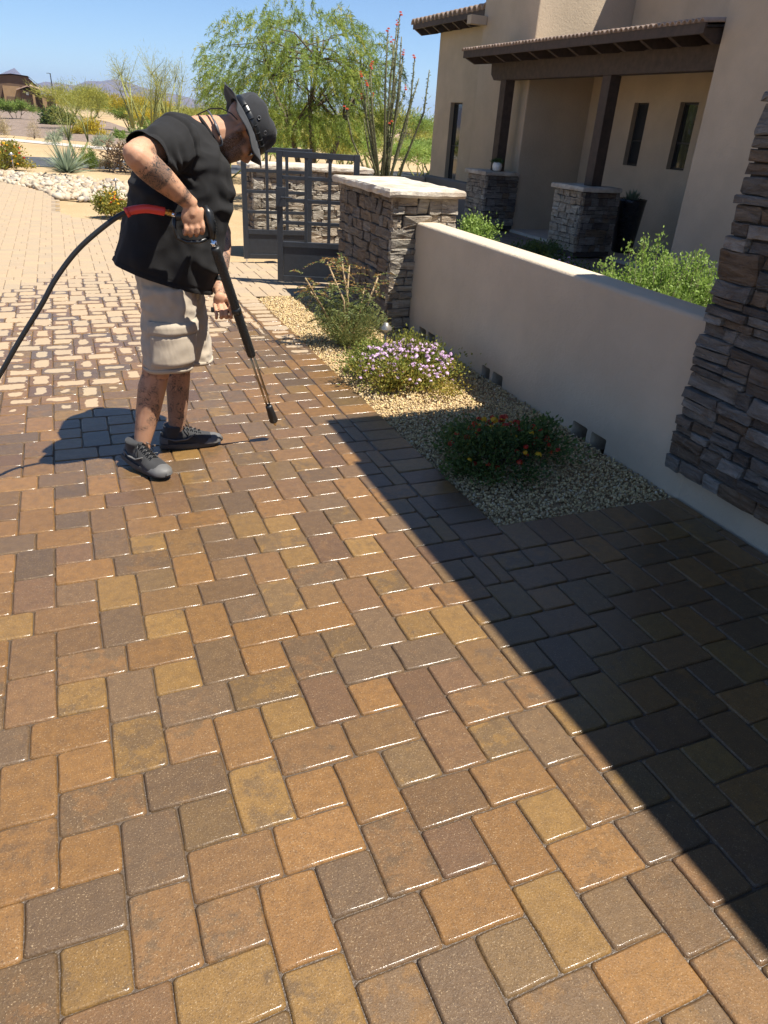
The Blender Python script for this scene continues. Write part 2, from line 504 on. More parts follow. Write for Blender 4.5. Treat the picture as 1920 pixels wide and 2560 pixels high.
CAMP = np.array((-1.644026, -2.403916, 1.6))
CM = np.array([[0.92440636, 0.13487203, -0.35676662], [-0.37702856, 0.46448923, -0.80131094], [0.05763982, 0.87524813, 0.48022741]])
def onscreen(pt):
    v = CM.T @ (np.array(pt) - CAMP)
    if v[2] > -0.05: return None
    return (v[0] / -v[2] * 1533 / 1659 + 0.5, 0.5 - v[1] / -v[2] * 1533 / 2212, -v[2])

def paver_geo(x0, x1, y0, y1, seg):
    """rings of a rectangular paver with worn corners and an eased top edge"""
    jn = 0.0011 + 0.0007 * random.random()
    bev = 0.0064
    levels = [(jn, -0.04), (jn, -bev * 0.95), (jn + bev * 0.35, -bev * 0.32), (jn + bev, 0.0)] if seg else [(jn, -0.03), (jn, -bev * .9), (jn + bev, 0.0)]
    cj = [(random.uniform(-.0018, .0018), random.uniform(-.0018, .0018)) for _ in range(4)]
    mj = [{w_: (random.uniform(-.0013, .0013), random.uniform(-.0013, .0013)) for w_ in (-1, 1)} for _ in range(4)]
    hx, hy = (x1 - x0) / 2, (y1 - y0) / 2
    V = []
    for ins, z in levels:
        a, b_ = hx - ins, hy - ins
        r = min(0.0065, a * 0.4, b_ * 0.4)
        for k, (sx, sy) in enumerate(((-1, -1), (1, -1), (1, 1), (-1, 1))):
            q = [(sx * a, sy * (b_ - r)), (sx * (a - r), sy * b_)]
            if k in (1, 3): q = q[::-1]
            if k == 1: q = [(a - r, -b_), (a, -(b_ - r))]
            if k == 0: q = [(-a, -(b_ - r)), (-(a - r), -b_)]
            if k == 2: q = [(a, b_ - r), (a - r, b_)]
            if k == 3: q = [(-(a - r), b_), (-a, b_ - r)]
            for (px, py) in q: V.append((px + cj[k][0], py + cj[k][1], z))
            nx, ny = ((0, -b_), (a, 0), (0, b_), (-a, 0))[k]
            for w_ in (-1, 1):
                s_ = w_ * (0.33 if k in (0, 1) else -0.33)
                V.append((nx + (s_ * a if k in (0, 2) else 0) + mj[k][w_][0], ny + (s_ * b_ if k in (1, 3) else 0) + mj[k][w_][1], z))
    n = 16; F = []
    for l in range(len(levels) - 1):
        for k in range(n):
            F.append((l * n + k, l * n + (k + 1) % n, (l + 1) * n + (k + 1) % n, (l + 1) * n + k))
    F.append(tuple((len(levels) - 1) * n + k for k in range(n)))
    V = np.array(V)
    a = random.uniform(-0.006, 0.006); tx = random.uniform(-0.007, 0.007); ty = random.uniform(-0.007, 0.007)
    x = V[:, 0] * math.cos(a) - V[:, 1] * math.sin(a); y_ = V[:, 0] * math.sin(a) + V[:, 1] * math.cos(a)
    W = np.stack([x, y_, V[:, 2] + V[:, 0] * tx + V[:, 1] * ty + random.uniform(-0.0012, 0.0012)], 1)
    return V, W, F

def paver_attrs(n, V, cx, cy, hx, hy, sq):
    if sq and random.random() < 0.36: k = 3
    else: k = int(rng.choice(len(PAL), p=PW))
    va = 1 + random.uniform(-0.14, 0.14)
    mean = np.array((0.172, 0.092, 0.034))
    ca = (np.array(PAL[k][0]) * 0.76 + mean * 0.24) * va * (1, 1.04, 1.12); cb = (np.array(PAL[k][1]) * 0.9 + mean * 0.1) * va * (1, 1.04, 1.12)
    d = dryness(cx, cy)
    if d <= 0: d = -0.6
    else:
        d = min(1.0, 0.52 + 0.45 * d + random.uniform(-0.20, 0.20))
        if dryness(cx, cy) > 0.92: d = 1.3
    pl = np.stack([V[:, 0], V[:, 1], np.full(n, d)], 1)
    ph = np.tile((hx, hy, random.random()), (n, 1))
    return np.tile((*ca, 1), (n, 1)), np.tile((*cb, 1), (n, 1)), pl, ph

score = []
for i, (x0, x1, y0, y1, sq) in enumerate(rects):
    s = onscreen(((x0 + x1) / 2, (y0 + y1) / 2, 0))
    a = 0
    if s and -0.04 < s[0] < 1.04 and -0.04 < s[1] < 1.04:
        a = (x1 - x0) * (y1 - y0) / s[2] ** 3
    score.append(a)
near = set(np.argsort(score)[::-1][:298].tolist())
AV, AF, A1, A2, A3, A4 = [], [], [], [], [], []
off = 0
for i, (x0, x1, y0, y1, sq) in enumerate(rects):
    cx, cy, hx, hy = (x0 + x1) / 2, (y0 + y1) / 2, (x1 - x0) / 2, (y1 - y0) / 2
    V, W, F = paver_geo(x0, x1, y0, y1, False)
    ca, cb, pl, ph = paver_attrs(len(V), V, cx, cy, hx, hy, sq)
    if i in near:
        me = bpy.data.meshes.new('paver'); me.from_pydata(W.tolist(), [], F); me.update()
        sm = np.ones(len(F), dtype=bool); sm[-1] = False
        me.polygons.foreach_set('use_smooth', sm)
        add_attr(me, 'ca', 'FLOAT_COLOR', ca); add_attr(me, 'cb', 'FLOAT_COLOR', cb); add_attr(me, 'pl', 'FLOAT_VECTOR', pl); add_attr(me, 'ph', 'FLOAT_VECTOR', ph)
        me.materials.append(MAT['paver'])
        o = bpy.data.objects.new('paver', me); COL.objects.link(o); o.parent = drive; o.location = (cx, cy, 0)
    else:
        W[:, 0] += cx; W[:, 1] += cy
        AV.append(W); AF.extend([tuple(k + off for k in f) for f in F]); off += len(W)
        A1.append(ca); A2.append(cb); A3.append(pl); A4.append(ph)
me = bpy.data.meshes.new('distant_pavers'); me.from_pydata(np.concatenate(AV).tolist(), [], AF); me.update()
me.polygons.foreach_set('use_smooth', np.array([len(f) == 4 for f in AF]))
add_attr(me, 'ca', 'FLOAT_COLOR', np.concatenate(A1)); add_attr(me, 'cb', 'FLOAT_COLOR', np.concatenate(A2))
add_attr(me, 'pl', 'FLOAT_VECTOR', np.concatenate(A3)); add_attr(me, 'ph', 'FLOAT_VECTOR', np.concatenate(A4))
tag(link('distant_pavers', me, MAT['paver'], drive), kind='stuff')

# ------------------------------------------------------------------ pebble bed beside the wall
def ico(sub):
    bm = bmesh.new(); bmesh.ops.create_icosphere(bm, subdivisions=sub, radius=1.0)
    v = np.array([q.co[:] for q in bm.verts]); f = np.array([[q.index for q in fa.verts] for fa in bm.faces]); bm.free()
    return v, f
ICO1 = ico(1); ICO2 = ico(2)

def rotmats(n, r):
    q = r.normal(size=(n, 4)); q /= np.linalg.norm(q, axis=1)[:, None]
    w, x, y, z = q.T
    return np.stack([np.stack([1 - 2 * (y * y + z * z), 2 * (x * y - z * w), 2 * (x * z + y * w)], 1),
                     np.stack([2 * (x * y + z * w), 1 - 2 * (x * x + z * z), 2 * (y * z - x * w)], 1),
                     np.stack([2 * (x * z - y * w), 2 * (y * z + x * w), 1 - 2 * (x * x + y * y)], 1)], 1)

def pebbles(name, P, S, r, flat=0.7):
    n = len(P); v, f = ICO1
    sh = 1 + r.normal(0, 0.16, size=(n, len(v), 1))
    sc = S[:, None] * r.uniform(0.65, 1.25, size=(n, 3)); sc[:, 2] *= flat
    L = v[None] * sh * sc[:, None, :]
    V = np.einsum('nij,nvj->nvi', rotmats(n, r), L) + P[:, None, :]
    F = f[None] + (np.arange(n) * len(v))[:, None, None]
    tone = np.repeat(r.random(n), len(v))
    return np_mesh(name, V.reshape(-1, 3), F.reshape(-1, 3), {'tone': ('FLOAT', tone)})

t = Nt('pebble_stone')
c = t.ramp(t.attr('tone'), [(0, (0.27, 0.18, 0.085)), (0.2, (0.52, 0.375, 0.175)), (0.45, (0.60, 0.445, 0.21)), (0.6, (0.38, 0.28, 0.15)), (0.75, (0.62, 0.49, 0.27)), (0.9, (0.30, 0.17, 0.08)), (1, (0.66, 0.56, 0.38))])
t.bsdf(c, 0.8, t.noise(180), 0.4, 0.003)
MAT['pebble'] = t.m

BED = [(0.004, 0.004), (1.06, 0.004), (1.06, 3.5), (0.84, 3.5), (0.84, 4.79), (0.004, 4.79)]
bed = MB(); bed.add([(x, y, -0.030) for x, y in BED], [tuple(range(6))])
bed = bed.build('gravel_bed', MAT['ground']); tag(bed, kind='structure')
r2 = np.random.default_rng(11)
n = 30000
P = np.stack([r2.uniform(0.004, 1.055, n), r2.uniform(0.004, 4.79, n) , np.zeros(n)], 1)
# finer spacing where the bed lies close
keep = np.array([inside(a, b_, BED) for a, b_ in P[:, :2]])
P = P[keep]
S = r2.uniform(0.0045, 0.0105, len(P))
bump = np.array([mnoise.noise((a * 3, b_ * 3, 0)) for a, b_ in P[:, :2]]) * 0.006
edge = np.minimum(P[:, 0], P[:, 1])
P[:, 2] = -0.022 + r2.uniform(0, 0.010, len(P)) + bump + np.clip(edge, 0, 0.15) * 0.06
o = link('gravel', pebbles('gravel', P, S, r2), MAT['pebble'])
tag(o, 'tan and cream gravel covering the planting bed beside the low wall', 'gravel', kind='stuff')

# ------------------------------------------------------------------ river rock swale, roads and far ground
ROCKS = [(-4.2, 17.3), (-2.95, 16.5), (-2.25, 15.4), (-1.93, 14.4), (-1.80, 13.6), (-1.34, 13.3), (-0.88, 13.45), (-0.4, 13.6), (0.5, 14.0), (0.8, 16.4), (-0.1, 17.05), (-1, 17.85), (-1.75, 18.25), (-2.5, 18.9), (-4.2, 19.2)]
t = Nt('river_rock')
oi = t.n('ObjectInfo')
c = t.ramp(t.math('FRACT', t.math('ADD', oi.outputs['Random'], t.attr('tone'))), [(0, (0.36, 0.29, 0.20)), (0.3, (0.47, 0.41, 0.31)), (0.5, (0.40, 0.285, 0.165)), (0.62, (0.24, 0.21, 0.18)), (0.8, (0.52, 0.45, 0.34)), (1, (0.30, 0.215, 0.13))])
t.bsdf(c, 0.75, t.noise(40, detail=5), 0.3, 0.01)
MAT['rock'] = t.m
swale = MB(); swale.add([(x, y, -0.045) for x, y in ROCKS], [tuple(range(len(ROCKS)))])
swale = swale.build('rock_swale', MAT['ground']); tag(swale, kind='structure')
r3 = np.random.default_rng(5)
rp = []
while len(rp) < 1300:
    x, y = r3.uniform(-4.2, 0.8), r3.uniform(13.3, 19.2)
    if inside(x, y, ROCKS): rp.append((x, y))
rs = np.sort(r3.uniform(0.035, 0.115, len(rp)) ** 1.0)[::-1]
big = 280
v, f = ICO1
rock_meshes = []
for k in range(8):
    vv = v * (1 + r3.normal(0, 0.24, (len(v), 1))) * np.array([1.0, r3.uniform(0.65, 0.95), r3.uniform(0.45, 0.65)])
    me = np_mesh('river_rock', vv, f, {'tone': ('FLOAT', np.full(len(v), r3.random()))}); me.materials.append(MAT['rock']); rock_meshes.append(me)
for k in range(big):
    o = bpy.data.objects.new('rock', rock_meshes[k % 8]); COL.objects.link(o); o.parent = swale
    o.location = (rp[k][0], rp[k][1], -0.03 + rs[k] * 0.25); o.scale = (rs[k],) * 3
    o.rotation_euler = (r3.uniform(-.4, .4), r3.uniform(-.4, .4), r3.uniform(0, 6.28))
pp = np.array([(a, b_, -0.03) for a, b_ in rp[big:]]); ss = rs[big:]
pp[:, 2] += ss * 0.3
tag(link('small_rocks', pebbles('small_rocks', pp, ss, r3, 0.55), MAT['rock'], swale), kind='stuff')

def sheet(name, poly, z, mat):
    m = MB(); m.add([(x, y, z) for x, y in poly], [tuple(range(len(poly)))])
    return tag(m.build(name, mat), kind='structure')
sheet('road', [(-60, 22.1), (60, 21.6), (60, 25.6), (-60, 26.4)], -0.045, MAT['asphalt'])
sheet('sidewalk', [(-30, 66), (-3.3, 36.0), (0.42, 32.2), (9, 23.5), (9.8, 25.5), (0.55, 34.4), (-3.4, 38.4), (-30, 68.4)], -0.04, MAT['concrete'])
sheet('side_street', [(0.4, 48.6), (14, 46.4), (14, 49), (0.4, 51.4)], -0.03, MAT['asphalt'])
MAT['berm'] = simple('brown_gravel', (0.21, 0.155, 0.118), 0.95, var=0.3, scale=3, bump=0.9, bscale=14, bdist=0.08)
bm_ = MB(); rings = []
for k in range(9):
    q = k / 8; yy = 38.8 + q * 52
    rings.append([(x, yy - x * 1.0 * (1 - q), -0.055 + 0.55 * math.sin(math.pi * min(1, q * 1.1) * 0.5) * (1 - 0.0 * q) * (1 if x < 0 else max(0, 1 - x / 4))) for x in np.linspace(-26, 4, 16)])
bm_.loft(rings, closed=False, cap0=False, cap1=False)
tag(bm_.build('gravel_slope', MAT['berm'], smooth=True), kind='structure')
# ------------------------------------------------------------------ stonework
def ledge_cells(W, H, r, band, hmin, lmin, lmax):
    cells = []
    z = 0.0
    while z < H - 0.01:
        bh = r.uniform(*band)
        if H - (z + bh) < band[0] * 0.5: bh = H - z
        x = 0.0
        while x < W - 0.005:
            seg = r.uniform(lmax * 0.8, lmax * 1.7)
            if W - (x + seg) < lmin * 1.3: seg = W - x
            k = max(1, min(3, int(bh / hmin * r.uniform(0.45, 1.0))))
            cuts = np.cumsum(r.uniform(0.7, 1.3, k)); cuts = np.concatenate([[0], cuts / cuts[-1]])
            for a in range(k):
                z0, z1 = z + bh * cuts[a], z + bh * cuts[a + 1]
                xx = x
                while xx < x + seg - 0.004:
                    ln = r.uniform(lmin, lmax)
                    if x + seg - (xx + ln) < lmin * 0.8: ln = x + seg - xx
                    cells.append((xx, xx + ln, z0, z1)); xx += ln
            x += seg
        z += bh
    return cells

def stones(parent, O, ux, W, H, nv, mat, seed, band=(0.11, 0.19), hmin=0.05, lmin=0.08, lmax=0.26, prot=(0.0, 0.022), gap=0.005, base=0.03):
    r = np.random.default_rng(seed)
    O = np.array(O, float); ux = nrm(ux); nv = nrm(nv); uz = np.array((0, 0, 1.0))
    for (x0, x1, z0, z1) in ledge_cells(W, H, r, band, hmin, lmin, lmax):
        w, h = x1 - x0, z1 - z0
        cx, cz = (x0 + x1) / 2, (z0 + z1) / 2
        a, b_ = max(w / 2 - gap, 0.006), max(h / 2 - gap, 0.006)
        j = min(a, b_) * 0.16
        out = []
        ch = min(a, b_) * 0.14
        for (px, pz) in ((-a, -b_ + ch), (-a + ch, -b_), (r.uniform(-.4, .4) * a, -b_), (a - ch, -b_), (a, -b_ + ch), (a, b_ - ch), (a - ch, b_), (r.uniform(-.4, .4) * a, b_), (-a + ch, b_), (-a, b_ - ch)):
            out.append((px + r.uniform(-j, j), pz + r.uniform(-j, j)))
        p_ = r.uniform(*prot); tilt = r.uniform(-0.07, 0.07); tz = r.uniform(-0.22, 0.22)
        V = []
        for (s, d) in ((1.0, -base), (1.0, p_), (0.90, p_ + 0.004)):
            for (px, pz) in out:
                V.append(ux * px * s + uz * pz * s + nv * (d + (0 if d < 0 else px * tilt + pz * tz + r.uniform(-0.006, 0.006))))
        n = len(out); F = []
        for l in range(2):
            for k in range(n): F.append((l * n + k, l * n + (k + 1) % n, (l + 1) * n + (k + 1) % n, (l + 1) * n + k))
        V.append(ux * r.uniform(-.4, .4) * a + uz * r.uniform(-.4, .4) * b_ + nv * (p_ + 0.005 + r.uniform(-0.007, 0.007)))
        for k in range(n): F.append((2 * n + k, 2 * n + (k + 1) % n, 3 * n))
        if np.dot(np.cross(ux, uz), nv) < 0: F = [f[::-1] for f in F]
        me = bpy.data.meshes.new('stone'); me.from_pydata([tuple(q) for q in V], [], F); me.update(); me.materials.append(mat)
        o = bpy.data.objects.new('stone', me); COL.objects.link(o); o.parent = parent
        o.location = Vector(O + ux * cx + uz * cz) - rt(parent)

def slab(name, poly, z0, z1, mat, parent, seed, rough=0.012, seg=0.09):
    """hand cut stone cap: chipped edge outline"""
    r = np.random.default_rng(seed); pts = []
    n = len(poly)
    for i in range(n):
        a = np.array(poly[i]); b_ = np.array(poly[(i + 1) % n]); k = max(2, int(np.linalg.norm(b_ - a) / seg))
        for q in range(k): pts.append(a + (b_ - a) * q / k + r.uniform(-rough, rough, 2))
    c = np.mean(pts, 0)
    m = MB(); rings = []
    for (z, s, jz) in ((z0, 0.985, 0.004), (z0 + (z1 - z0) * 0.3, 1.0, 0.006), (z0 + (z1 - z0) * 0.75, 0.995, 0.006), (z1, 0.965, 0.004)):
        rings.append([(*(c + (q - c) * s + r.uniform(-rough, rough, 2) * 0.35), z + r.uniform(-jz, jz)) for q in pts])
    m.loft(rings, True, True, False)
    top = rings[-1]; o0 = len(m.v)
    mid = [(*(c + (np.array(q[:2]) - c) * 0.5), z1 + r.uniform(-0.004, 0.006)) for q in top]
    m.v.extend(mid); k = len(top); st = o0 - k
    for i in range(k): m.f.append((st + i, st + (i + 1) % k, o0 + (i + 1) % k, o0 + i))
    m.f.append(tuple(o0 + i for i in range(k)))
    return m.build(name, mat, parent)

# ------------------------------------------------------------------ low stucco wall with paired drains
WX0, WX1, WY0, WY1, WH = 1.06, 1.27, -0.02, 3.42, 0.885
wall = empty('low_wall', (1.16, 1.7, 0), 'long low tan stucco wall with rounded top and paired drain holes behind the flower bed', 'wall')
DR = [(0.585, 0.725), (0.765, 0.91), (1.755, 1.895), (1.935, 2.055), (2.86, 3.0), (3.035, 3.175)]
m = MB(); m.box(WX0, WX1, WY0, WY1, -0.15, WH)
me = m.mesh('low_wall')
tmp = bpy.data.objects.new('tmpw', me); COL.objects.link(tmp)
bv = tmp.modifiers.new('b', 'BEVEL'); bv.width = 0.026; bv.segments = 4; bv.limit_method = 'ANGLE'
cut = MB()
for (a, b_) in DR:
    prof = []
    for (yy, zz) in ((a, -0.06), (b_, -0.06), (b_, 0.062), (b_ - 0.008, 0.070), (a + 0.008, 0.070), (a, 0.062)): prof.append((yy, zz))
    cut.add([(0.9, y_, z_) for y_, z_ in prof] + [(1.258, y_, z_) for y_, z_ in prof],
            [tuple(range(5, -1, -1)), tuple(range(6, 12))] + [(i, (i + 1) % 6, 6 + (i + 1) % 6, 6 + i) for i in range(6)])
cme = cut.mesh('cut'); fix = bmesh.new(); fix.from_mesh(cme); bmesh.ops.recalc_face_normals(fix, faces=fix.faces); fix.to_mesh(cme); fix.free()
co = bpy.data.objects.new('tmpc', cme); COL.objects.link(co)
bo = tmp.modifiers.new('d', 'BOOLEAN'); bo.operation = 'DIFFERENCE'; bo.object = co; bo.solver = 'EXACT'
bpy.context.view_layer.update()
wme = bpy.data.meshes.new_from_object(tmp.evaluated_get(bpy.context.evaluated_depsgraph_get()))
bpy.data.objects.remove(tmp); bpy.data.objects.remove(co)
wme.materials.clear()
o = link('wall_body', wme, MAT['stucco'], wall)
for pg in wme.polygons: pg.use_smooth = (abs(pg.normal.x) < 0.999 and pg.normal.z > 0.05 and pg.center.z > 0.5)
for k, (a, b_) in enumerate(DR):
    MB().box(1.250, 1.256, a + 0.004, b_ - 0.004, -0.05, 0.064).build('drain_back', MAT['stucco_gold'], wall)

# ------------------------------------------------------------------ garage corner with stone pilaster (right edge)
gar = empty('garage', (3.0, -2.5, 0), 'tan stucco garage corner faced with rough grey and rust ledge stone', 'building')
MB().box(1.07, 5.2, -7.0, 0.03, -0.1, 2.86).build('wall', MAT['stucco'], gar, bevel=0.012)
MB().box(1.035, 1.069, -7.0, 0.062, 0.155, 2.70).build('stone_backing', MAT['mortar'], gar)
MB().box(2.5, 5.15, -6.9, -0.75, 2.98, 4.7).build('added_sky_block', MAT['stucco'], gar, bevel=0.012)  # added mass out of view, blocks sky to deepen the driveway shade
pil = MB().box(1.030, 1.034, -1.55, 0.058, 0.16, 2.695).build('stone_facing', MAT['mortar'], gar)
stones(pil, (1.03, 0.075, 0.15), (0, -1, 0), 1.62, 2.5, (-1, 0, 0), MAT['stone'], 3, band=(0.07, 0.13), hmin=0.036, lmin=0.08, lmax=0.25, prot=(0.008, 0.036), gap=0.003)
roof = MB()
roof.box(0.74, 2.0, -7.6, 0.44, 2.87, 2.97); roof.box(2.001, 5.8, -7.6, -0.5, 2.87, 2.97)
roof = roof.build('roof', MAT['wood'], gar, bevel=0.01)
MB().box(0.69, 0.738, -7.6, -0.16, 2.84, 3.0).build('gutter', MAT['wood'], roof)
MB().add([(0.72, -7.6, 2.972), (0.72, 0.45, 2.972), (2.0, 0.45, 3.05), (2.0, -7.6, 3.35), (2.0, -0.5, 3.05)], [(0, 1, 2, 4, 3)]).build('roof_slope', MAT['stucco_brown'], roof)

# ------------------------------------------------------------------ stone gate piers
def pier(name, x0, x1, y0, y1, h, label, seed, faces):
    e = empty(name, ((x0 + x1) / 2, (y0 + y1) / 2, 0), label, 'stone wall', 'stone walls flanking the gate')
    core = MB().box(x0 + 0.03, x1 - 0.03, y0 + 0.03, y1 - 0.03, -0.05, h).build('core', MAT['mortar'], e)
    if 'w' in faces: stones(core, (x0 + 0.02, y1, 0), (0, -1, 0), y1 - y0, h, (-1, 0, 0), MAT['stone_shade_face'], seed, band=(0.075, 0.135), hmin=0.045, lmin=0.07, lmax=0.24, gap=0.003)
    if 's' in faces: stones(core, (x0, y0 + 0.02, 0), (1, 0, 0), x1 - x0, h, (0, -1, 0), MAT['stone_lit_face'], seed + 1, band=(0.075, 0.135), hmin=0.045, lmin=0.08, lmax=0.26, gap=0.003)
    slab('cap', [(x0 - 0.055, y0 - 0.05), (x1 + 0.05, y0 - 0.05), (x1 + 0.05, y1 + 0.05), (x0 - 0.055, y1 + 0.05)], h + 0.001, h + 0.062, MAT['cap'], e, seed + 2)
    return e
pier('stone_pier', 0.83, 1.43, 3.38, 4.72, 1.075, 'near stone wall block with pale flagstone cap joined to the low tan wall', 21, 'ws')
pier('stone_pier', 0.56, 2.12, 7.24, 7.85, 1.0, 'far stone wall block with pale flagstone cap standing behind the open gates', 41, 'ws')

# ------------------------------------------------------------------ steel gate leaves
def gate(label, A, Bp, z0, z1, panel, ncol, nrow, latch):
    A = np.array(A, float); Bp = np.array(Bp, float); d = nrm(Bp - A); L = np.linalg.norm(Bp - A)
    e = empty('steel_gate', (A[0], A[1], 0), label, 'gate', 'pair of open steel gate leaves')
    P = lambda s, z: np.array((A[0] + d[0] * s, A[1] + d[1] * s, z))
    nrmv = np.array((-d[1], d[0], 0)); d = np.array((d[0], d[1], 0.0))
    for s, w in ((0.03, 0.06), (L - 0.03, 0.06)):
        MB().bar(P(s, z0), P(s, z1), w, 0.045, up=nrmv).build('stile', MAT['steel'], e, bevel=0.003)
    for z in (z0 + 0.03, panel, z1 - 0.03):
        MB().bar(P(0.061, z), P(L - 0.061, z), 0.042, 0.055).build('rail', MAT['steel'], e, bevel=0.003)
    MB().bar(P(0.061, (z0 + 0.058 + panel - 0.028) / 2), P(L - 0.061, (z0 + 0.058 + panel - 0.028) / 2), 0.012, panel - z0 - 0.087).build('panel', MAT['steel'], e)
    for k in range(1, ncol):
        s = 0.06 + (L - 0.12) * k / ncol
        MB().bar(P(s, panel + 0.028), P(s, z1 - 0.058), 0.034, 0.034, up=nrmv).build('upright_bar', MAT['steel'], e, bevel=0.002)
    for k in range(1, nrow):
        z = panel + (z1 - panel - 0.03) * k / nrow
        MB().bar(P(0.061, z), P(L - 0.061, z), 0.030, 0.034).build('cross_bar', MAT['steel'], e, bevel=0.002)
    if latch:
        q = P(0.045, 0.88) - nrmv * 0.0
        lt = MB(); lt.bar(q - nrmv * 0.055 + np.array((0, 0, -0.09)), q - nrmv * 0.055 + np.array((0, 0, 0.09)), 0.10, 0.05, up=nrmv)
        lt.tube([q - nrmv * 0.08 + d * 0.01, q - nrmv * 0.12 + d * 0.01, q - nrmv * 0.125 + d * 0.12], 0.009, 8)
        lt.build('latch', MAT['steel'], e, bevel=0.003)
        hp = MB()
        for z in (0.3, 1.0): hp.tube([P(L + 0.012, z - 0.06), P(L + 0.012, z + 0.06)], 0.016, 10)
        hp.build('hinge', MAT['steel'], e)
    else:
        MB().bar(P(0.03, -0.04), P(0.03, z0), 0.02, 0.02).build('drop_bolt', MAT['chrome'], e)
    return e
gate('near leaf of the dark steel gate with lever latch and square grid over solid panel', (0.365, 5.32), (1.16, 5.06), 0.045, 1.30, 0.42, 3, 4, True)
gate('far leaf of the dark steel gate standing open before the far stone block', (0.285, 6.62), (1.10, 6.50), 0.05, 1.28, 0.36, 3, 4, False)

# ------------------------------------------------------------------ the house
house = empty('house', (7.0, 9.0, 0), 'tan stucco house with dark timber porch, clay tile eaves and stone columns', 'house')
SH = MAT['stucco_house']
MB().box(6.0, 8.6, 9.85, 11.7, -0.05, 6.2).build('tower_wall', SH, house, bevel=0.02)
MB().box(6.93, 9.5, 11.72, 15.15, -0.05, 3.52).build('wing_wall', SH, house, bevel=0.02)
MB().box(7.45, 7.85, 4.97, 9.84, -0.05, 3.05).build('porch_wall', SH, house)
MB().box(7.9, 10.5, 3.0, 9.84, 3.052, 5.3).build('upper_wall', SH, house, bevel=0.02)
MB().box(5.34, 9.8, 0.8, 4.95, -0.05, 5.2).build('near_wing_wall', SH, house, bevel=0.02)
MB().box(5.66, 5.99, 11.55, 11.71, 3.28, 3.42).build('scupper', SH, house, bevel=0.005)
MB().box(6.0, 7.44, 5.0, 9.84, -0.06, -0.01).build('porch_floor', MAT['concrete'], house)

def window(x, y0, y1, z0, z1, depth=0.09):
    w = MB()
    f = 0.028
    w.box(x - 0.004, x + 0.03, y0, y0 + f, z0, z1); w.box(x - 0.004, x + 0.03, y1 - f, y1, z0, z1)
    w.box(x - 0.004, x + 0.03, y0 + f, y1 - f, z0, z0 + f); w.box(x - 0.004, x + 0.03, y0 + f, y1 - f, z1 - f, z1)
    w.box(x - 0.003, x + 0.028, y0 + f, y1 - f, (z0 + z1) * 0.47, (z0 + z1) * 0.47 + 0.02)
    o = w.build('window', MAT['frame'], house)
    MB().box(x + 0.005, x + 0.012, y0 + f, y1 - f, z0 + f, z1 - f).build('pane', MAT['glass'], o)
    # plastered reveal standing proud of the glass
    s = MB()
    for (a, b_, c_, d_) in ((y0 - 0.05, y0 - 0.001, z0 - 0.05, z1 + 0.05), (y1 + 0.001, y1 + 0.05, z0 - 0.05, z1 + 0.05), (y0 - 0.001, y1 + 0.001, z0 - 0.05, z0 - 0.001), (y0 - 0.001, y1 + 0.001, z1 + 0.001, z1 + 0.05)):
        s.box(x - depth, x + 0.002, a, b_, c_, d_)
    return o
def wall_with_holes(name, x0, x1, y0, y1, z0, z1, holes, mat):
    ys = sorted({y0, y1, *[h[0] for h in holes], *[h[1] for h in holes]}); zs = sorted({z0, z1, *[h[2] for h in holes], *[h[3] for h in holes]})
    m = MB()
    vid = {}
    def V(x, y, z):
        k = (round(x, 4), round(y, 4), round(z, 4))
        if k not in vid: vid[k] = len(m.v); m.v.append((x, y, z))
        return vid[k]
    solid = lambda a, b_: not any(h[0] < a < h[1] and h[2] < b_ < h[3] for h in holes)
    ny, nz = len(ys) - 1, len(zs) - 1
    S = [[solid((ys[i] + ys[i + 1]) / 2, (zs[j] + zs[j + 1]) / 2) for j in range(nz)] for i in range(ny)]
    for i in range(ny):
        for j in range(nz):
            if not S[i][j]: continue
            a, b_, c_, d_ = ys[i], ys[i + 1], zs[j], zs[j + 1]
            for x in (x0, x1): m.f.append((V(x, a, c_), V(x, b_, c_), V(x, b_, d_), V(x, a, d_)))
            if i == 0 or not S[i - 1][j]: m.f.append((V(x0, a, c_), V(x1, a, c_), V(x1, a, d_), V(x0, a, d_)))
            if i == ny - 1 or not S[i + 1][j]: m.f.append((V(x0, b_, c_), V(x1, b_, c_), V(x1, b_, d_), V(x0, b_, d_)))
            if j == 0 or not S[i][j - 1]: m.f.append((V(x0, a, c_), V(x1, a, c_), V(x1, b_, c_), V(x0, b_, c_)))
            if j == nz - 1 or not S[i][j + 1]: m.f.append((V(x0, a, d_), V(x1, a, d_), V(x1, b_, d_), V(x0, b_, d_)))
    return m.build(name, mat, house)
wall_with_holes('porch_wall', 7.33, 7.449, 4.96, 9.845, -0.05, 3.05, [(8.27, 8.63, 1.2, 2.13), (7.17, 7.56, 1.21, 2.14)], SH)
window(7.42, 8.272, 8.628, 1.202, 2.128)
window(7.42, 7.172, 7.558, 1.212, 2.138)
wall_with_holes('wing_wall_face', 6.80, 6.929, 11.72, 15.15, -0.05, 3.5, [(13.75, 14.33, 0.50, 2.09)], SH)
window(6.90, 13.752, 14.328, 0.502, 2.088)

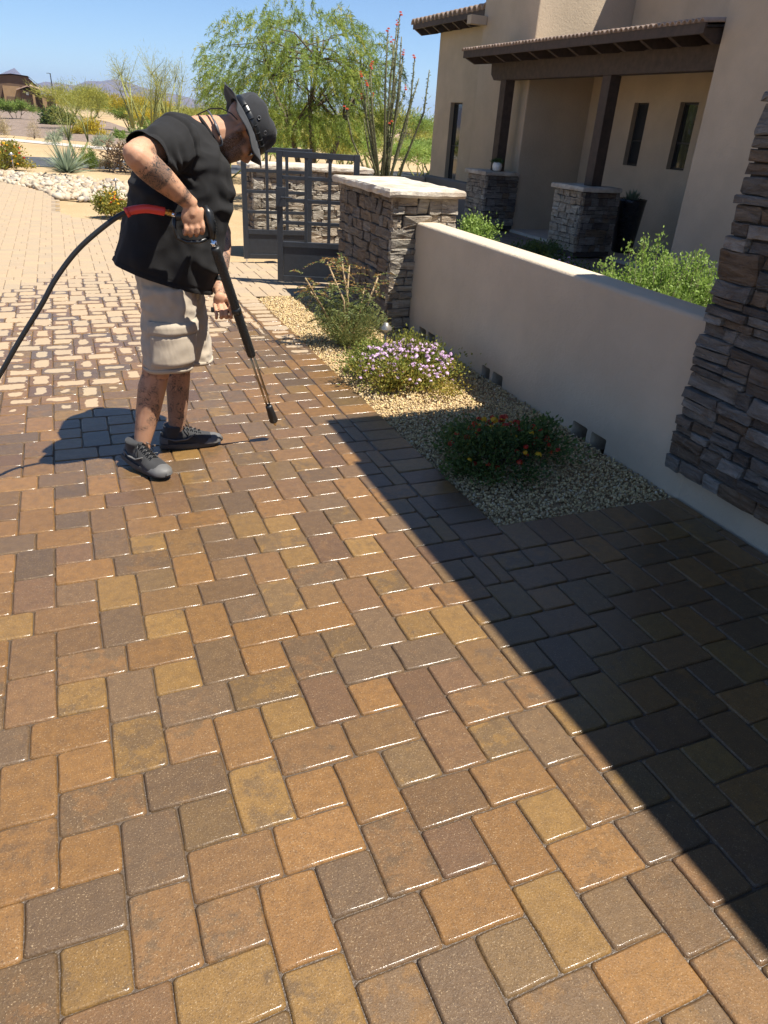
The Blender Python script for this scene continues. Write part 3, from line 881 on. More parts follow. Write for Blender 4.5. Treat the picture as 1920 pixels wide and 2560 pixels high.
def column(y0, y1):
    c = MB().box(5.37, 6.02, y0 + 0.03, y1 - 0.03, -0.02, 0.885).build('stone_column', MAT['mortar'], house)
    stones(c, (5.36, y1, 0.05), (0, -1, 0), y1 - y0, 0.83, (-1, 0, 0), MAT['stone_lit_face'], int(y0 * 10), band=(0.08, 0.13), hmin=0.045, lmin=0.07, lmax=0.2, prot=(0, 0.014), gap=0.004)
    stones(c, (5.34, y0 + 0.02, 0.05), (1, 0, 0), 0.69, 0.83, (0, -1, 0), MAT['stone'], int(y0 * 10) + 1, band=(0.08, 0.13), hmin=0.045, lmin=0.07, lmax=0.2, prot=(0, 0.014), gap=0.004)  # darker stone than the other face: porch shadow put into the colour
    slab('column_cap', [(5.30, y0 - 0.04), (6.0, y0 - 0.04), (6.0, y1 + 0.04), (5.30, y1 + 0.04)], 0.887, 0.95, MAT['cap'], house, int(y0 * 7), rough=0.004)
column(6.92, 7.66); column(9.79, 10.5)
for y0 in (7.11, 9.94): MB().box(5.60, 5.78, y0, y0 + 0.185, 0.952, 2.36).build('post', MAT['wood'], house, bevel=0.006)
bm_ = MB(); bm_.add([(5.59, 4.94, 2.361), (5.79, 4.94, 2.361), (5.79, 4.94, 2.625), (5.59, 4.94, 2.625), (5.59, 10.36, 2.361), (5.79, 10.36, 2.361), (5.79, 10.47, 2.45), (5.59, 10.47, 2.45), (5.59, 10.49, 2.625), (5.79, 10.49, 2.625)],
    [(0, 1, 2, 3), (0, 4, 5, 1), (4, 7, 6, 5), (7, 8, 9, 6), (3, 2, 9, 8), (0, 3, 8, 7, 4), (1, 5, 6, 9, 2)])
bm_.build('beam', MAT['wood'], house, bevel=0.005)
def tiled_eave(y0, y1, xe, ze, xr, zr, pitch, rad, rafters, rdepth, end_x):
    """shed eave: deck, fascia, shaped rafter tails and a row of clay barrel tiles"""
    sl = (zr - ze) / (xr - xe)
    d = MB().add([(xe + .02, y0, ze + 0.0), (xe + .02, y1, ze + 0.0), (xr, y1, zr), (xr, y0, zr), (xe + .02, y0, ze - 0.025), (xe + .02, y1, ze - 0.025), (xr, y1, zr - 0.025), (xr, y0, zr - 0.025)],
        [(0, 1, 2, 3), (7, 6, 5, 4), (0, 4, 5, 1), (1, 5, 6, 2), (2, 6, 7, 3), (3, 7, 4, 0)])
    rf = d.build('roof', MAT['soffit'], house)
    MB().box(xe - 0.015, xe + 0.019, y0, y1, ze - 0.085, ze + 0.02).build('fascia', MAT['wood'], rf, bevel=0.004)
    for k in range(rafters):
        y = y0 + 0.06 + (y1 - y0 - 0.12) * k / (rafters - 1)
        pr = [(xe + 0.02, ze - 0.03), (xe + 0.02, ze - 0.09), (xe + 0.2, ze - rdepth), (end_x, ze - rdepth + sl * (end_x - xe - .2) + 0.02), (end_x, ze + sl * (end_x - xe) - 0.03)]
        m = MB(); n = len(pr)
        m.add([(a, y - 0.03, b_) for a, b_ in pr] + [(a, y + 0.03, b_) for a, b_ in pr], [tuple(range(n)), tuple(range(2 * n - 1, n - 1, -1))] + [(i, n + i, n + (i + 1) % n, (i + 1) % n) for i in range(n)])
        m.build('rafter', MAT['wood'], rf)
    L = min(1.2, (xr - xe))
    m = MB(); rings = []
    for q, s in ((0, 1.05), (0.5, 0.98), (1.0, 0.92)):
        rings.append([(q * L, rad * s * math.cos(a), q * L * sl + rad * s * math.sin(a)) for a in np.linspace(-0.15, math.pi + 0.15, 9)] +
                     [(q * L, rad * 0.72 * s * math.cos(a), q * L * sl + rad * 0.72 * s * math.sin(a)) for a in np.linspace(math.pi + 0.15, -0.15, 7)])
    m.loft(rings); me = m.mesh('roof_tile', True); me.materials.append(MAT['clay'])
    y = y0 + rad
    r = np.random.default_rng(int(y0 * 10))
    while y < y1:
        o = bpy.data.objects.new('roof_tile', me); COL.objects.link(o); o.parent = rf
        o.location = Vector((xe - 0.035 + r.uniform(-.006, .006), y, ze + 0.022)) - rt(rf)
        y += pitch
    return rf
MAT['clay'] = simple('clay_tile', (0.34, 0.25, 0.19), 0.8, var=0.3, scale=7, bump=0.2, bscale=90)
tiled_eave(4.96, 10.62, 5.10, 2.745, 7.4, 2.97, 0.092, 0.040, 12, 0.165, 7.3)
tiled_eave(11.72, 15.62, 6.32, 3.60, 8.2, 3.86, 0.21, 0.095, 9, 0.19, 6.92)
MB().box(5.4, 5.6, 10.56, 12.6, -0.05, 0.69).build('court_wall', MAT['stucco_grey'], house, bevel=0.03)

w2 = MB().box(3.6, 5.39, 12.4, 12.6, -0.05, 0.66).build('garden_wall', MAT['stucco'], bevel=0.03, segs=3)
tag(w2, 'short sunlit tan garden wall between the stone block and the house', 'wall')
sheet('courtyard', [(1.27, 0.06), (5.9, 0.06), (5.9, 12.4), (2.2, 12.4), (1.45, 5.2)], -0.05, MAT['berm'])
# ------------------------------------------------------------------ plants
def leaf_mesh(name, P, D, L, W, tone, r, droop=0.0):
    n = len(P); D = D / (np.linalg.norm(D, axis=1)[:, None] + 1e-9)
    side = np.cross(D, r.normal(size=(n, 3))); side /= (np.linalg.norm(side, axis=1)[:, None] + 1e-9)
    L = np.broadcast_to(L, (n,))[:, None]; W = np.broadcast_to(W, (n,))[:, None]
    mid = P + D * L * 0.45
    tip = P + D * L; tip[:, 2] -= (L[:, 0] * droop)
    V = np.stack([P, mid + side * W / 2, tip, mid - side * W / 2], 1).reshape(-1, 3)
    F = np.arange(4 * n).reshape(n, 4)
    return np_mesh(name, V, F, {'tone': ('FLOAT', np.repeat(np.clip(tone, 0, 1), 4))})

def vnoise(P, sc, seed=0.0):
    return np.array([mnoise.noise((p[0] * sc + seed, p[1] * sc - seed, p[2] * sc + 2 * seed)) for p in P])

G = {}
G['willow'] = leafmat('willow_leaf', [(0.10, 0.155, 0.025), (0.19, 0.27, 0.045), (0.29, 0.37, 0.07), (0.50, 0.46, 0.08)], trans=0.5)
G['verde'] = leafmat('verde_twig', [(0.16, 0.19, 0.035), (0.27, 0.28, 0.05), (0.36, 0.35, 0.07), (0.45, 0.40, 0.06)], trans=0.4)
G['verde_yellow'] = leafmat('verde_bloom', [(0.20, 0.20, 0.03), (0.36, 0.31, 0.04), (0.50, 0.38, 0.03), (0.58, 0.42, 0.03)], trans=0.4)
G['mesquite'] = leafmat('mesquite_leaf', [(0.06, 0.11, 0.02), (0.12, 0.19, 0.035), (0.19, 0.27, 0.05), (0.27, 0.33, 0.06)], trans=0.4)
G['dark'] = leafmat('dark_leaf', [(0.025, 0.05, 0.015), (0.045, 0.085, 0.022), (0.075, 0.12, 0.03), (0.11, 0.16, 0.04)])
G['fresh'] = leafmat('fresh_leaf', [(0.10, 0.165, 0.03), (0.18, 0.28, 0.05), (0.27, 0.385, 0.085), (0.36, 0.46, 0.12)], trans=0.45)
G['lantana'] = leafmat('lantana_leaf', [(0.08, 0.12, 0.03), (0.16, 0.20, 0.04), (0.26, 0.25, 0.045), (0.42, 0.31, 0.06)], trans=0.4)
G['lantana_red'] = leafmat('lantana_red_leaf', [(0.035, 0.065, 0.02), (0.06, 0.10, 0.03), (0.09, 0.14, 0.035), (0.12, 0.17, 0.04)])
G['feather'] = leafmat('feather_leaf', [(0.10, 0.15, 0.06), (0.17, 0.21, 0.07), (0.28, 0.25, 0.08), (0.30, 0.13, 0.05)], trans=0.4)
G['yucca'] = leafmat('yucca_leaf', [(0.13, 0.18, 0.11), (0.22, 0.28, 0.19), (0.32, 0.37, 0.25), (0.45, 0.43, 0.25)])
G['straw'] = leafmat('straw', [(0.24, 0.18, 0.10), (0.36, 0.28, 0.16), (0.45, 0.36, 0.22), (0.26, 0.24, 0.10)])
G['ocotillo'] = leafmat('ocotillo_leaf', [(0.05, 0.075, 0.02), (0.09, 0.13, 0.035), (0.14, 0.18, 0.05), (0.2, 0.22, 0.07)])
def flowermat(name, cols): return leafmat(name, cols, trans=0.3)
G['pink'] = flowermat('pink_flower', [(0.50, 0.26, 0.56), (0.64, 0.40, 0.66), (0.74, 0.54, 0.73), (0.80, 0.70, 0.77)])
G['redf'] = flowermat('red_flower', [(0.30, 0.012, 0.012), (0.48, 0.03, 0.015), (0.62, 0.10, 0.02), (0.5, 0.03, 0.05)])
G['yellowf'] = flowermat('yellow_flower', [(0.62, 0.30, 0.01), (0.75, 0.46, 0.015), (0.80, 0.55, 0.03), (0.7, 0.22, 0.02)])
G['coral'] = flowermat('ocotillo_flower', [(0.50, 0.06, 0.03), (0.66, 0.12, 0.06), (0.72, 0.20, 0.10), (0.6, 0.08, 0.05)])

def bloom_mesh(name, mat, seed, n=12, r0=1.0):
    """one rounded flower head: small petals over a dome"""
    r = np.random.default_rng(seed); P = []; D = []
    for k in range(n):
        a = k * 2.399; z = 1 - 0.85 * k / n; q = math.sqrt(max(0, 1 - z * z))
        d = np.array((q * math.cos(a), q * math.sin(a), z)); P.append(d * 0.55 * r0 * np.array((1, 1, .7))); D.append(d + r.normal(0, .25, 3) + np.array((0, 0, .0)))
    V = []; F = []
    for p_, d in zip(P, D):
        d = nrm(d); s1 = nrm(np.cross(d, (0.2, 0.5, 0.8))); s2 = np.cross(d, s1)
        o = len(V); c = p_ + d * 0.1
        V += [c + s1 * .42, c + s2 * .42, c - s1 * .42, c - s2 * .42]; F.append((o, o + 1, o + 2, o + 3))
    tone = np.repeat(r.random(n), 4)
    me = np_mesh(name, np.array(V), np.array(F), {'tone': ('FLOAT', tone)}); me.materials.append(mat); return me

def place_blooms(parent, meshes, pts, size, r, name='flower_head'):
    for k, p_ in enumerate(pts):
        o = bpy.data.objects.new(name, meshes[k % len(meshes)]); COL.objects.link(o); o.parent = parent
        o.location = Vector(p_) - rt(parent); o.scale = (size * r.uniform(.7, 1.25),) * 3
        o.rotation_euler = (r.uniform(-.5, .5), r.uniform(-.5, .5), r.uniform(0, 6.28))

def bush(name, c, rad, label, cat, mat, n, leaf, width, seed, flowers=None, nf=0, fs=0.012, stems=14, stem_mat=None, group=None, lump=0.35, up=0.35, floor=0.02, spike=0.0, tonef=None):
    r = np.random.default_rng(seed)
    e = empty(name, (c[0], c[1], 0), label, cat, group)
    rad = np.array(rad, float)
    # clumps give the uneven outline
    nc = 26
    cd = r.normal(size=(nc, 3)); cd[:, 2] = np.abs(cd[:, 2]); cd /= np.linalg.norm(cd, axis=1)[:, None]
    cr = r.uniform(0.55, 0.9 + lump * 0.3, nc)[:, None]
    cc = cd * cr * rad * np.array((1, 1, 1.0)); cs = r.uniform(0.22, 0.42, nc)
    k = r.integers(0, nc, n)
    P = cc[k] + r.normal(size=(n, 3)) * (cs[k][:, None] * rad * 0.52)
    P[:, 2] = np.abs(P[:, 2]) + floor
    tn = (0.25 + 0.45 * r.random(n) + 0.3 * r.random(nc)[k])
    if tonef is not None: tn = tonef(P, tn, r)
    D = P / rad * 0.8 + r.normal(size=(n, 3)) * 0.75; D[:, 2] += up
    Pw = P + np.array((c[0], c[1], c[2]))
    o = link('foliage', leaf_mesh('foliage', Pw, D, leaf * r.uniform(0.6, 1.3, n), width * r.uniform(0.7, 1.3, n), tn, r), mat, e)
    m = MB()
    for q in range(stems):
        t_ = cc[q % nc] * r.uniform(0.8, 1.0); b_ = np.array((r.normal() * 0.06 * rad[0], r.normal() * 0.06 * rad[1], -0.02))
        mid = b_ * 0.4 + t_ * np.array((.45, .45, .6))
        m.tube([b_ + np.array(c), mid + np.array(c), t_ + np.array(c)], [rad[0] * 0.018 + .002, rad[0] * 0.012 + .0015, 0.0015], 5)
    m.build('stems', stem_mat or MAT['bark'], e, smooth=True)
    if flowers:
        th = r.uniform(0, 2 * math.pi, nf); zz = np.sqrt(r.uniform(0.02, 1, nf))
        fp = []
        for a, z in zip(th, zz):
            q = math.sqrt(1 - z * z); i = int(r.integers(0, nc))
            base = np.array((q * math.cos(a), q * math.sin(a), z)) * rad * r.uniform(0.85, 1.08)
            fp.append(base * 0.93 + cc[i] * 0.12 + np.array((c[0], c[1], c[2] + floor)))
        place_blooms(e, flowers, fp, fs, r)
    return e

# --- flower bed beside the wall
PK = [bloom_mesh('pink_bloom', G['pink'], s) for s in range(4)]
RD = [bloom_mesh('red_bloom', G['redf'], s) for s in range(10, 13)] + [bloom_mesh('yellow_bloom', G['yellowf'], 14)]
YL = [bloom_mesh('yellow_bloom', G['yellowf'], s) for s in range(20, 23)] + [bloom_mesh('orange_bloom', G['redf'], 24)]
def lant_tone(P, tn, r): return np.clip(tn * 0.75 + 0.55 * (P[:, 1] < -0.02) * (P[:, 2] < 0.17) * r.random(len(P)), 0, 1)
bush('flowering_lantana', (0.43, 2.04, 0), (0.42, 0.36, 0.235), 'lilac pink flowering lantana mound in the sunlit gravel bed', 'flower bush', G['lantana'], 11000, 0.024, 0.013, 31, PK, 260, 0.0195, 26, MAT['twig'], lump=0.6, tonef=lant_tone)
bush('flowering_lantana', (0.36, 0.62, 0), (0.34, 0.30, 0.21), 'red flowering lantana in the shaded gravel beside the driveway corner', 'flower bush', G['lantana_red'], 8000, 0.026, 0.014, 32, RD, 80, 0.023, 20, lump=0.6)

# --- leggy feathery shrub by the stone block
r = np.random.default_rng(77)
e = empty('feathery_shrub', (0.30, 2.98, 0), 'leggy shrub with bare tan stems and feathery leaves by the near stone block', 'shrub')
stem_t = [(0.15, 3.0, 0.64), (0.28, 3.02, 0.62), (0.575, 3.0, 0.52), (-0.03, 2.98, 0.53), (0.36, 3.08, 0.60), (0.50, 3.1, 0.42), (0.05, 3.1, 0.4)]
LP, LD, LT = [], [], []
for s, tp in enumerate(stem_t):
    b_ = np.array((0.30 + r.normal() * 0.03, 2.98 + r.normal() * 0.03, -0.02)); tp = np.array(tp)
    mid = b_ * 0.45 + tp * 0.55 + r.normal(size=3) * 0.02
    MB().tube([b_, mid, tp], [0.0105, 0.0085, 0.006], 7).build('stem', MAT['twig'], e, smooth=True)
    for k in range(24):
        q = r.uniform(0.3, 1.05); a = b_ + (tp - b_) * q
        d = nrm(r.normal(size=3) * np.array((1, 1, .35)) + np.array((0, 0, .1))); L = r.uniform(0.10, 0.19)
        for u in np.linspace(0.1, 1, 14):
            p_ = a + d * L * u - np.array((0, 0, 0.05 * u * u))
            sd = nrm(np.cross(d, (0, 0, 1)))
            for sgn in (-1, 1):
                LP.append(p_); LD.append(sd * sgn + d * 0.35 + r.normal(size=3) * .15); LT.append(0.25 + 0.25 * r.random() + (0.5 if tp[2] > .5 and q > .75 and r.random() < .6 else 0))
n = len(LP)
link('feathery_leaves', leaf_mesh('feathery_leaves', np.array(LP), np.array(LD), r.uniform(.018, .030, n), 0.010, np.array(LT), r), G['feather'], e)
n = 5200
a = r.uniform(0, 6.28, n); q = np.sqrt(r.random(n)); P = np.stack([0.34 + 0.07 * q * np.cos(a), 2.95 + 0.06 * q * np.sin(a), np.full(n, 0.0)], 1)
D = np.stack([np.cos(a) * r.uniform(0.1, 1.2, n), np.sin(a) * r.uniform(.1, 1.2, n), r.uniform(0.5, 1.2, n)], 1)
h = r.random(n); Dn = D / np.linalg.norm(D, axis=1)[:, None]
P = P + Dn * (h * 0.32)[:, None]
link('low_foliage', leaf_mesh('low_foliage', P, Dn + r.normal(size=(n, 3)) * .35, r.uniform(.02, .05, n), 0.006, 0.15 + .5 * r.random(n), r), G['feather'], e)

# --- shrubs behind the low wall
def spikebush(c, rad, n, label, seed, mat, leaf=0.022, spikes=60, top=0.25):
    r = np.random.default_rng(seed)
    e = empty('leafy_shrub', (c[0], c[1], 0), label, 'shrub')
    P, D, T = [], [], []
    m = MB()
    for s in range(spikes):
        a = r.uniform(0, 6.28); q = math.sqrt(r.random()) * 0.98
        hx, hy = c[0] + rad[0] * q * math.cos(a), c[1] + rad[1] * q * math.sin(a)
        h = rad[2] * (1 - 0.35 * q * q) * r.uniform(0.72, 1.0) + (top * r.random() ** 3)
        b_ = np.array((c[0] + (hx - c[0]) * 0.35, c[1] + (hy - c[1]) * 0.35, 0)); tp = np.array((hx + r.normal() * .02, hy + r.normal() * .02, h))
        m.tube([b_, b_ * .5 + tp * .5 + r.normal(size=3) * .02, tp], [0.005, 0.003, 0.0012], 5)
        k = int(n / spikes)
        u = r.uniform(0.25, 1, k) ** 0.8
        pp = b_ + (tp - b_) * u[:, None] + r.normal(size=(k, 3)) * (0.016 + 0.05 * (1 - u))[:, None]
        P.append(pp); dd = r.normal(size=(k, 3)); dd[:, 2] = np.abs(dd[:, 2]) + 0.5; D.append(dd); T.append(0.15 + 0.5 * u * r.random(k) + 0.3 * r.random())
    P = np.concatenate(P); n2 = len(P)
    link('foliage', leaf_mesh('foliage', P, np.concatenate(D), leaf * r.uniform(.6, 1.3, n2), leaf * 0.5, np.concatenate(T), r), mat, e)
    m.build('stems', MAT['bark'], e, smooth=True)
    return e
spikebush((1.88, 1.24, 0), (0.56, 0.54, 1.02), 52000, 'bright green upright leafy shrub just behind the low tan wall', 51, G['fresh'], 0.024, 260, 0.22)
bush('courtyard_shrub', (3.75, 7.1, 0), (0.36, 0.4, 0.42), 'round green shrub before the left stone column of the house', 'shrub', G['fresh'], 4200, 0.045, 0.022, 52)
bush('courtyard_shrub', (4.15, 6.2, 0), (0.4, 0.5, 0.30), 'dark low shrub between the two stone columns of the house', 'shrub', G['dark'], 3500, 0.04, 0.02, 53)
bush('courtyard_shrub', (3.75, 5.0, 0), (0.34, 0.4, 0.28), 'dark shrub with small violet blooms before the right stone column', 'shrub', G['dark'], 3200, 0.04, 0.02, 54, PK, 14, 0.022)
bush('courtyard_shrub', (2.75, 3.3, 0), (0.4, 0.6, 0.34), 'dark green shrub low behind the middle of the tan wall', 'shrub', G['dark'], 3600, 0.035, 0.02, 55)

# --- big drooping tree behind the gate
def weeping_tree():
    r = np.random.default_rng(91)
    e = empty('drooping_tree', (3.05, 13.2, 0), 'large green drooping tree with fine narrow leaves behind the steel gate', 'tree')
    C = np.array((2.98, 13.3, 2.22)); RA = np.array((2.0, 1.6, 1.30))
    m = MB(); tips = []
    trunks = [[(3.05, 13.2, -.05), (2.9, 13.2, .7), (2.72, 13.2, 1.35), (2.3, 13.2, 2.2)], [(3.15, 13.25, -.05), (3.2, 13.25, .9), (3.15, 13.3, 1.7), (3.3, 13.3, 2.6)], [(3.2, 13.2, -.05), (3.5, 13.1, .8), (3.75, 13.0, 1.5), (4.1, 13.0, 2.3)]]
    for tr in trunks:
        m.tube(tr, [0.075, 0.06, 0.045, 0.025], 8)
        for k in range(15):
            s = np.array(tr[2]) if k % 2 else np.array(tr[3])
            d = nrm(r.normal(size=3)); d[2] = abs(d[2]) * 0.8
            tp = C + d * RA * r.uniform(0.75, 0.98)
            if np.linalg.norm(tp - s) > 2.6: tp = s + nrm(tp - s) * 2.2
            md = s * .5 + tp * .5 + np.array((0, 0, .18))
            m.tube([s, md, tp], [0.02, 0.012, 0.005], 5); tips += [(md, tp)]
    m.build('trunk', MAT['bark'], e, smooth=True)
    P, D, T = [], [], []
    m2 = MB(); N = 2250; cnt = 0
    while cnt < N:
        d = nrm(r.normal(size=3)); q = r.uniform(0.1, 1) ** 0.5
        s = C + d * RA * q
        lump = mnoise.noise((s[0] * 1.25, s[1] * 1.25, s[2] * 1.25)) 
        if lump < -0.24 + 0.14 * q: continue
        if s[2] < 0.95 : continue
        cnt += 1
        L = r.uniform(0.32, 0.75); out = nrm(np.array((d[0], d[1], 0.35 + 0.6 * r.random())))
        pts = []
        for u in np.linspace(0, 1, 7): pts.append(s + out * L * 0.55 * u + np.array((0, 0, -1)) * L * 0.62 * u * u + r.normal(size=3) * 0.008)
        if cnt % 3 == 0: m2.tube(pts, [0.006, .005, .004, .003, .0025, .002, .0015], 3, cap=False)
        k = 34; u = r.uniform(0.05, 1, k); i = np.minimum((u * 6).astype(int), 5); fr = (u * 6 - i)[:, None]
        PT = np.array(pts); pp = PT[i] * (1 - fr) + PT[i + 1] * fr
        dd = (PT[i + 1] - PT[i]); dd /= np.linalg.norm(dd, axis=1)[:, None]
        dd = dd + r.normal(size=(k, 3)) * 0.75; dd[:, 2] -= 0.25
        P.append(pp); D.append(dd); T.append(np.clip(0.28 + 0.40 * r.random(k) + 0.35 * max(0, lump) + (0.45 if r.random() < 0.07 else 0), 0, 1))
    P = np.concatenate(P); n = len(P)
    link('crown', leaf_mesh('crown', P, np.concatenate(D), r.uniform(.055, .105, n), r.uniform(.008, .013, n), np.concatenate(T), r), G['willow'], e)
    tag(m2.build('twigs', MAT['bark_green'], e), kind='stuff')
weeping_tree()

# --- ocotillo
r = np.random.default_rng(61)
e = empty('ocotillo', (3.88, 11, 0), 'tall ocotillo with bare wand stems and red blooms beside the house', 'shrub')
tips = [(3.96, 3.2), (4.09, 3.1), (4.455, 2.44), (3.36, 2.14), (3.13, 1.78), (4.46, 1.28), (3.62, 2.92), (3.95, 2.83), (4.04, 2.9), (3.376, 2.385), (4.19, 2.6), (3.93, 2.37), (3.76, 2.02), (3.53, 1.96), (4.43, 2.04), (4.32, 2.15), (3.87, 1.6), (3.27, 1.64), (3.7, 2.5), (3.5, 2.3), (4.25, 2.3), (4.1, 2.65)]
LP, LD = [], []
CO = [bloom_mesh('coral_bloom', G['coral'], s, 14) for s in range(30, 33)]
for k, (x, z) in enumerate(tips):
    y = 11 + r.uniform(-.5, .5)
    b_ = np.array((3.86 + r.normal() * 0.05, 11 + r.normal() * .05, -.03)); tp = np.array((x, y, z))
    c1 = b_ + np.array(((x - 3.86) * 0.35, (y - 11) * .35, z * 0.4)); c2 = b_ + np.array(((x - 3.86) * .8 + r.normal() * .04, (y - 11) * .75, z * 0.75))
    pts = [b_, c1, c2, tp]
    MB().tube(pts, [0.024, 0.022, 0.017, 0.009], 6).build('cane', MAT['ocotillo_cane'] if 'ocotillo_cane' in MAT else MAT.setdefault('ocotillo_cane', simple('ocotillo_cane', (0.13, 0.125, 0.06), 0.8, var=0.35, scale=60)), e, smooth=True)
    for u in np.linspace(0.05, 0.97, 130):
        i = min(int(u * 3), 2); f = u * 3 - i; p_ = pts[i] * (1 - f) + pts[i + 1] * f
        for w in range(2): LP.append(p_); LD.append(nrm(r.normal(size=3)) + np.array((0, 0, .4)))
    if k % 3 != 2:
        for q in range(2 + k % 2):
            o = bpy.data.objects.new('bloom', CO[q % 3]); COL.objects.link(o); o.parent = e
            o.location = Vector(tp + np.array((r.normal() * .012, r.normal() * .012, -0.01 + q * 0.035))) - rt(e); o.scale = (0.038 - q * .007,) * 3
n = len(LP)
link('leaves', leaf_mesh('leaves', np.array(LP), np.array(LD), r.uniform(.03, .055, n), 0.016, r.random(n), r), G['ocotillo'], e)

# --- desert trees
def desert_tree(name, x, y, h, w, label, seed, mat, n, bark, group=None, sparse=1.0, leaf=0.12, lw=0.012, lean=0.0, z0=0.0):
    r = np.random.default_rng(seed)
    e = empty(name, (x, y, z0), label, 'tree', group)
    m = MB(); ends = []
    nt = int(r.integers(3, 5))
    for k in range(nt):
        a = 6.28 * k / nt + r.uniform(-.4, .4); sp = r.uniform(0.12, 0.3) * w
        b_ = np.array((x + r.normal() * .04 * w * .3, y, z0 - .05)); f1 = np.array((x + sp * math.cos(a) + lean * .3, y + sp * math.sin(a), z0 + h * r.uniform(.28, .42)))
        m.tube([b_, (b_ + f1) / 2 + r.normal(size=3) * .03 * h * .3, f1], [h * .022, h * .018, h * .013], 6)
        for j in range(4):
            a2 = a + r.uniform(-1.1, 1.1); s2 = w * r.uniform(.25, .46)
            f2 = np.array((x + s2 * math.cos(a2) + lean, y + s2 * math.sin(a2), z0 + h * r.uniform(.55, .85)))
            m.tube([f1, (f1 + f2) / 2 + np.array((0, 0, .03 * h)), f2], [h * .011, h * .007, h * .004], 5)
            for q in range(5):
                f3 = f2 + np.array((r.normal() * .13 * w, r.normal() * .13 * w, h * r.uniform(-.08, .22)))
                m.tube([f2, f3], [h * .003, h * .0012], 3, cap=False); ends.append((f2, f3))
    m.build('trunk', bark, e, smooth=True)
    E1 = np.array([q[0] for q in ends]); E2 = np.array([q[1] for q in ends])
    k = r.integers(0, len(ends), n); u = r.uniform(0.0, 1.15, n)[:, None]
    P = E1[k] * (1 - u) + E2[k] * u + r.normal(size=(n, 3)) * np.array((.075 * w, .075 * w, .05 * h)) * sparse
    D = (E2[k] - E1[k]); D /= np.linalg.norm(D, axis=1)[:, None]; D = D + r.normal(size=(n, 3)) * .7; D[:, 2] += 0.35
    T = np.clip(0.2 + .45 * r.random(n) + .35 * r.random(len(ends))[k], 0, 1)
    link('crown', leaf_mesh('crown', P, D, leaf * r.uniform(.6, 1.4, n), lw, T, r), mat, e)
    return e
BG = MAT['bark_green']
desert_tree('palo_verde', -1.12, 24, 1.75, 1.5, 'small palo verde with yellow green bark rising behind the spiky yucca', 101, G['verde'], 1700, BG, leaf=.11, lw=.006)
desert_tree('palo_verde', 0.0, 50, 2.75, 3.4, 'dense rounded palo verde right of the brown house', 102, G['verde'], 9000, BG, leaf=.2, lw=.022)
desert_tree('palo_verde', 0.62, 20, 2.75, 1.5, 'sparse open palo verde with pale limbs behind the bending man', 103, G['verde'], 2600, BG, leaf=.12, lw=.006, sparse=.7)
desert_tree('palo_verde', 1.30, 20.5, 2.75, 1.1, 'thin upright palo verde just right of the sparse one', 104, G['verde'], 1800, BG, leaf=.12, lw=.006, sparse=.7)
desert_tree('mesquite', -3.99, 62, 1.62, 2.1, 'bright green low mesquite in front of the brown house', 105, G['mesquite'], 5200, MAT['bark'], leaf=.18, lw=.03)
desert_tree('palo_verde', 3.2, 55, 2.2, 2.6, 'golden blooming palo verde standing behind the sparse palo verde', 106, G['verde_yellow'], 5200, BG, leaf=.2, lw=.03)
desert_tree('palo_verde', 3.4, 42, 1.5, 2.2, 'low golden palo verde nearest the bending man', 107, G['verde_yellow'], 4200, BG, leaf=.18, lw=.025)
ORD = ['first', 'second', 'third', 'fourth', 'fifth', 'sixth', 'seventh', 'eighth', 'ninth', 'tenth', 'eleventh', 'twelfth', 'thirteenth', 'fourteenth', 'fifteenth', 'sixteenth', 'seventeenth', 'eighteenth', 'nineteenth', 'twentieth', 'twenty-first', 'twenty-second', 'twenty-third', 'twenty-fourth', 'twenty-fifth', 'twenty-sixth']
rb = np.random.default_rng(200)
for k, q in enumerate(np.linspace(0.085, 0.50, 26)):
    q = q + rb.uniform(-.007, .007)
    yy = rb.uniform(24, 70)
    if q < 0.15 and yy < 45: yy += 28
    ty = int(rb.integers(0, 3))
    desert_tree(['palo_verde', 'mesquite', 'mesquite'][ty], -1.64 + q * (yy + 2.4), yy, rb.uniform(1.3, 2.3), rb.uniform(2.2, 3.6),
                ORD[k] + ' from the left of the bushy desert trees in the row beyond the gate', 300 + k, [G['verde'], G['mesquite'], G['verde']][ty], 3200, BG, 'desert trees beyond the gate', leaf=.2, lw=.03)
for k, q in enumerate(np.linspace(0.005, 0.16, 11)):
    yy = rb.uniform(75, 190); q = q + rb.uniform(-.005, .005)
    desert_tree('palo_verde', -1.64 + q * (yy + 2.4), yy, rb.uniform(1.6, 2.6), rb.uniform(3.5, 5.5), ORD[k] + ' from the left of the hazy palo verdes below the mountains', 400 + k, [G['verde'], G['verde_yellow'], G['mesquite']][k % 3], 2600, BG, 'far palo verdes', leaf=.32, lw=.06)

for k, x_ in enumerate(np.linspace(1.6, 11.5, 11)):
    yy = 17.5 + rb.uniform(0, 5) + x_ * .25
    desert_tree('desert_shrub', x_ + rb.uniform(-.3, .3), yy, rb.uniform(1.0, 1.45), rb.uniform(1.7, 2.4), ORD[k] + ' from the left of the leafy shrubs massed behind the drooping tree', 450 + k, [G['mesquite'], G['verde'], G['fresh']][k % 3], 5200, BG, 'shrubs behind the drooping tree', leaf=.12, lw=.018)

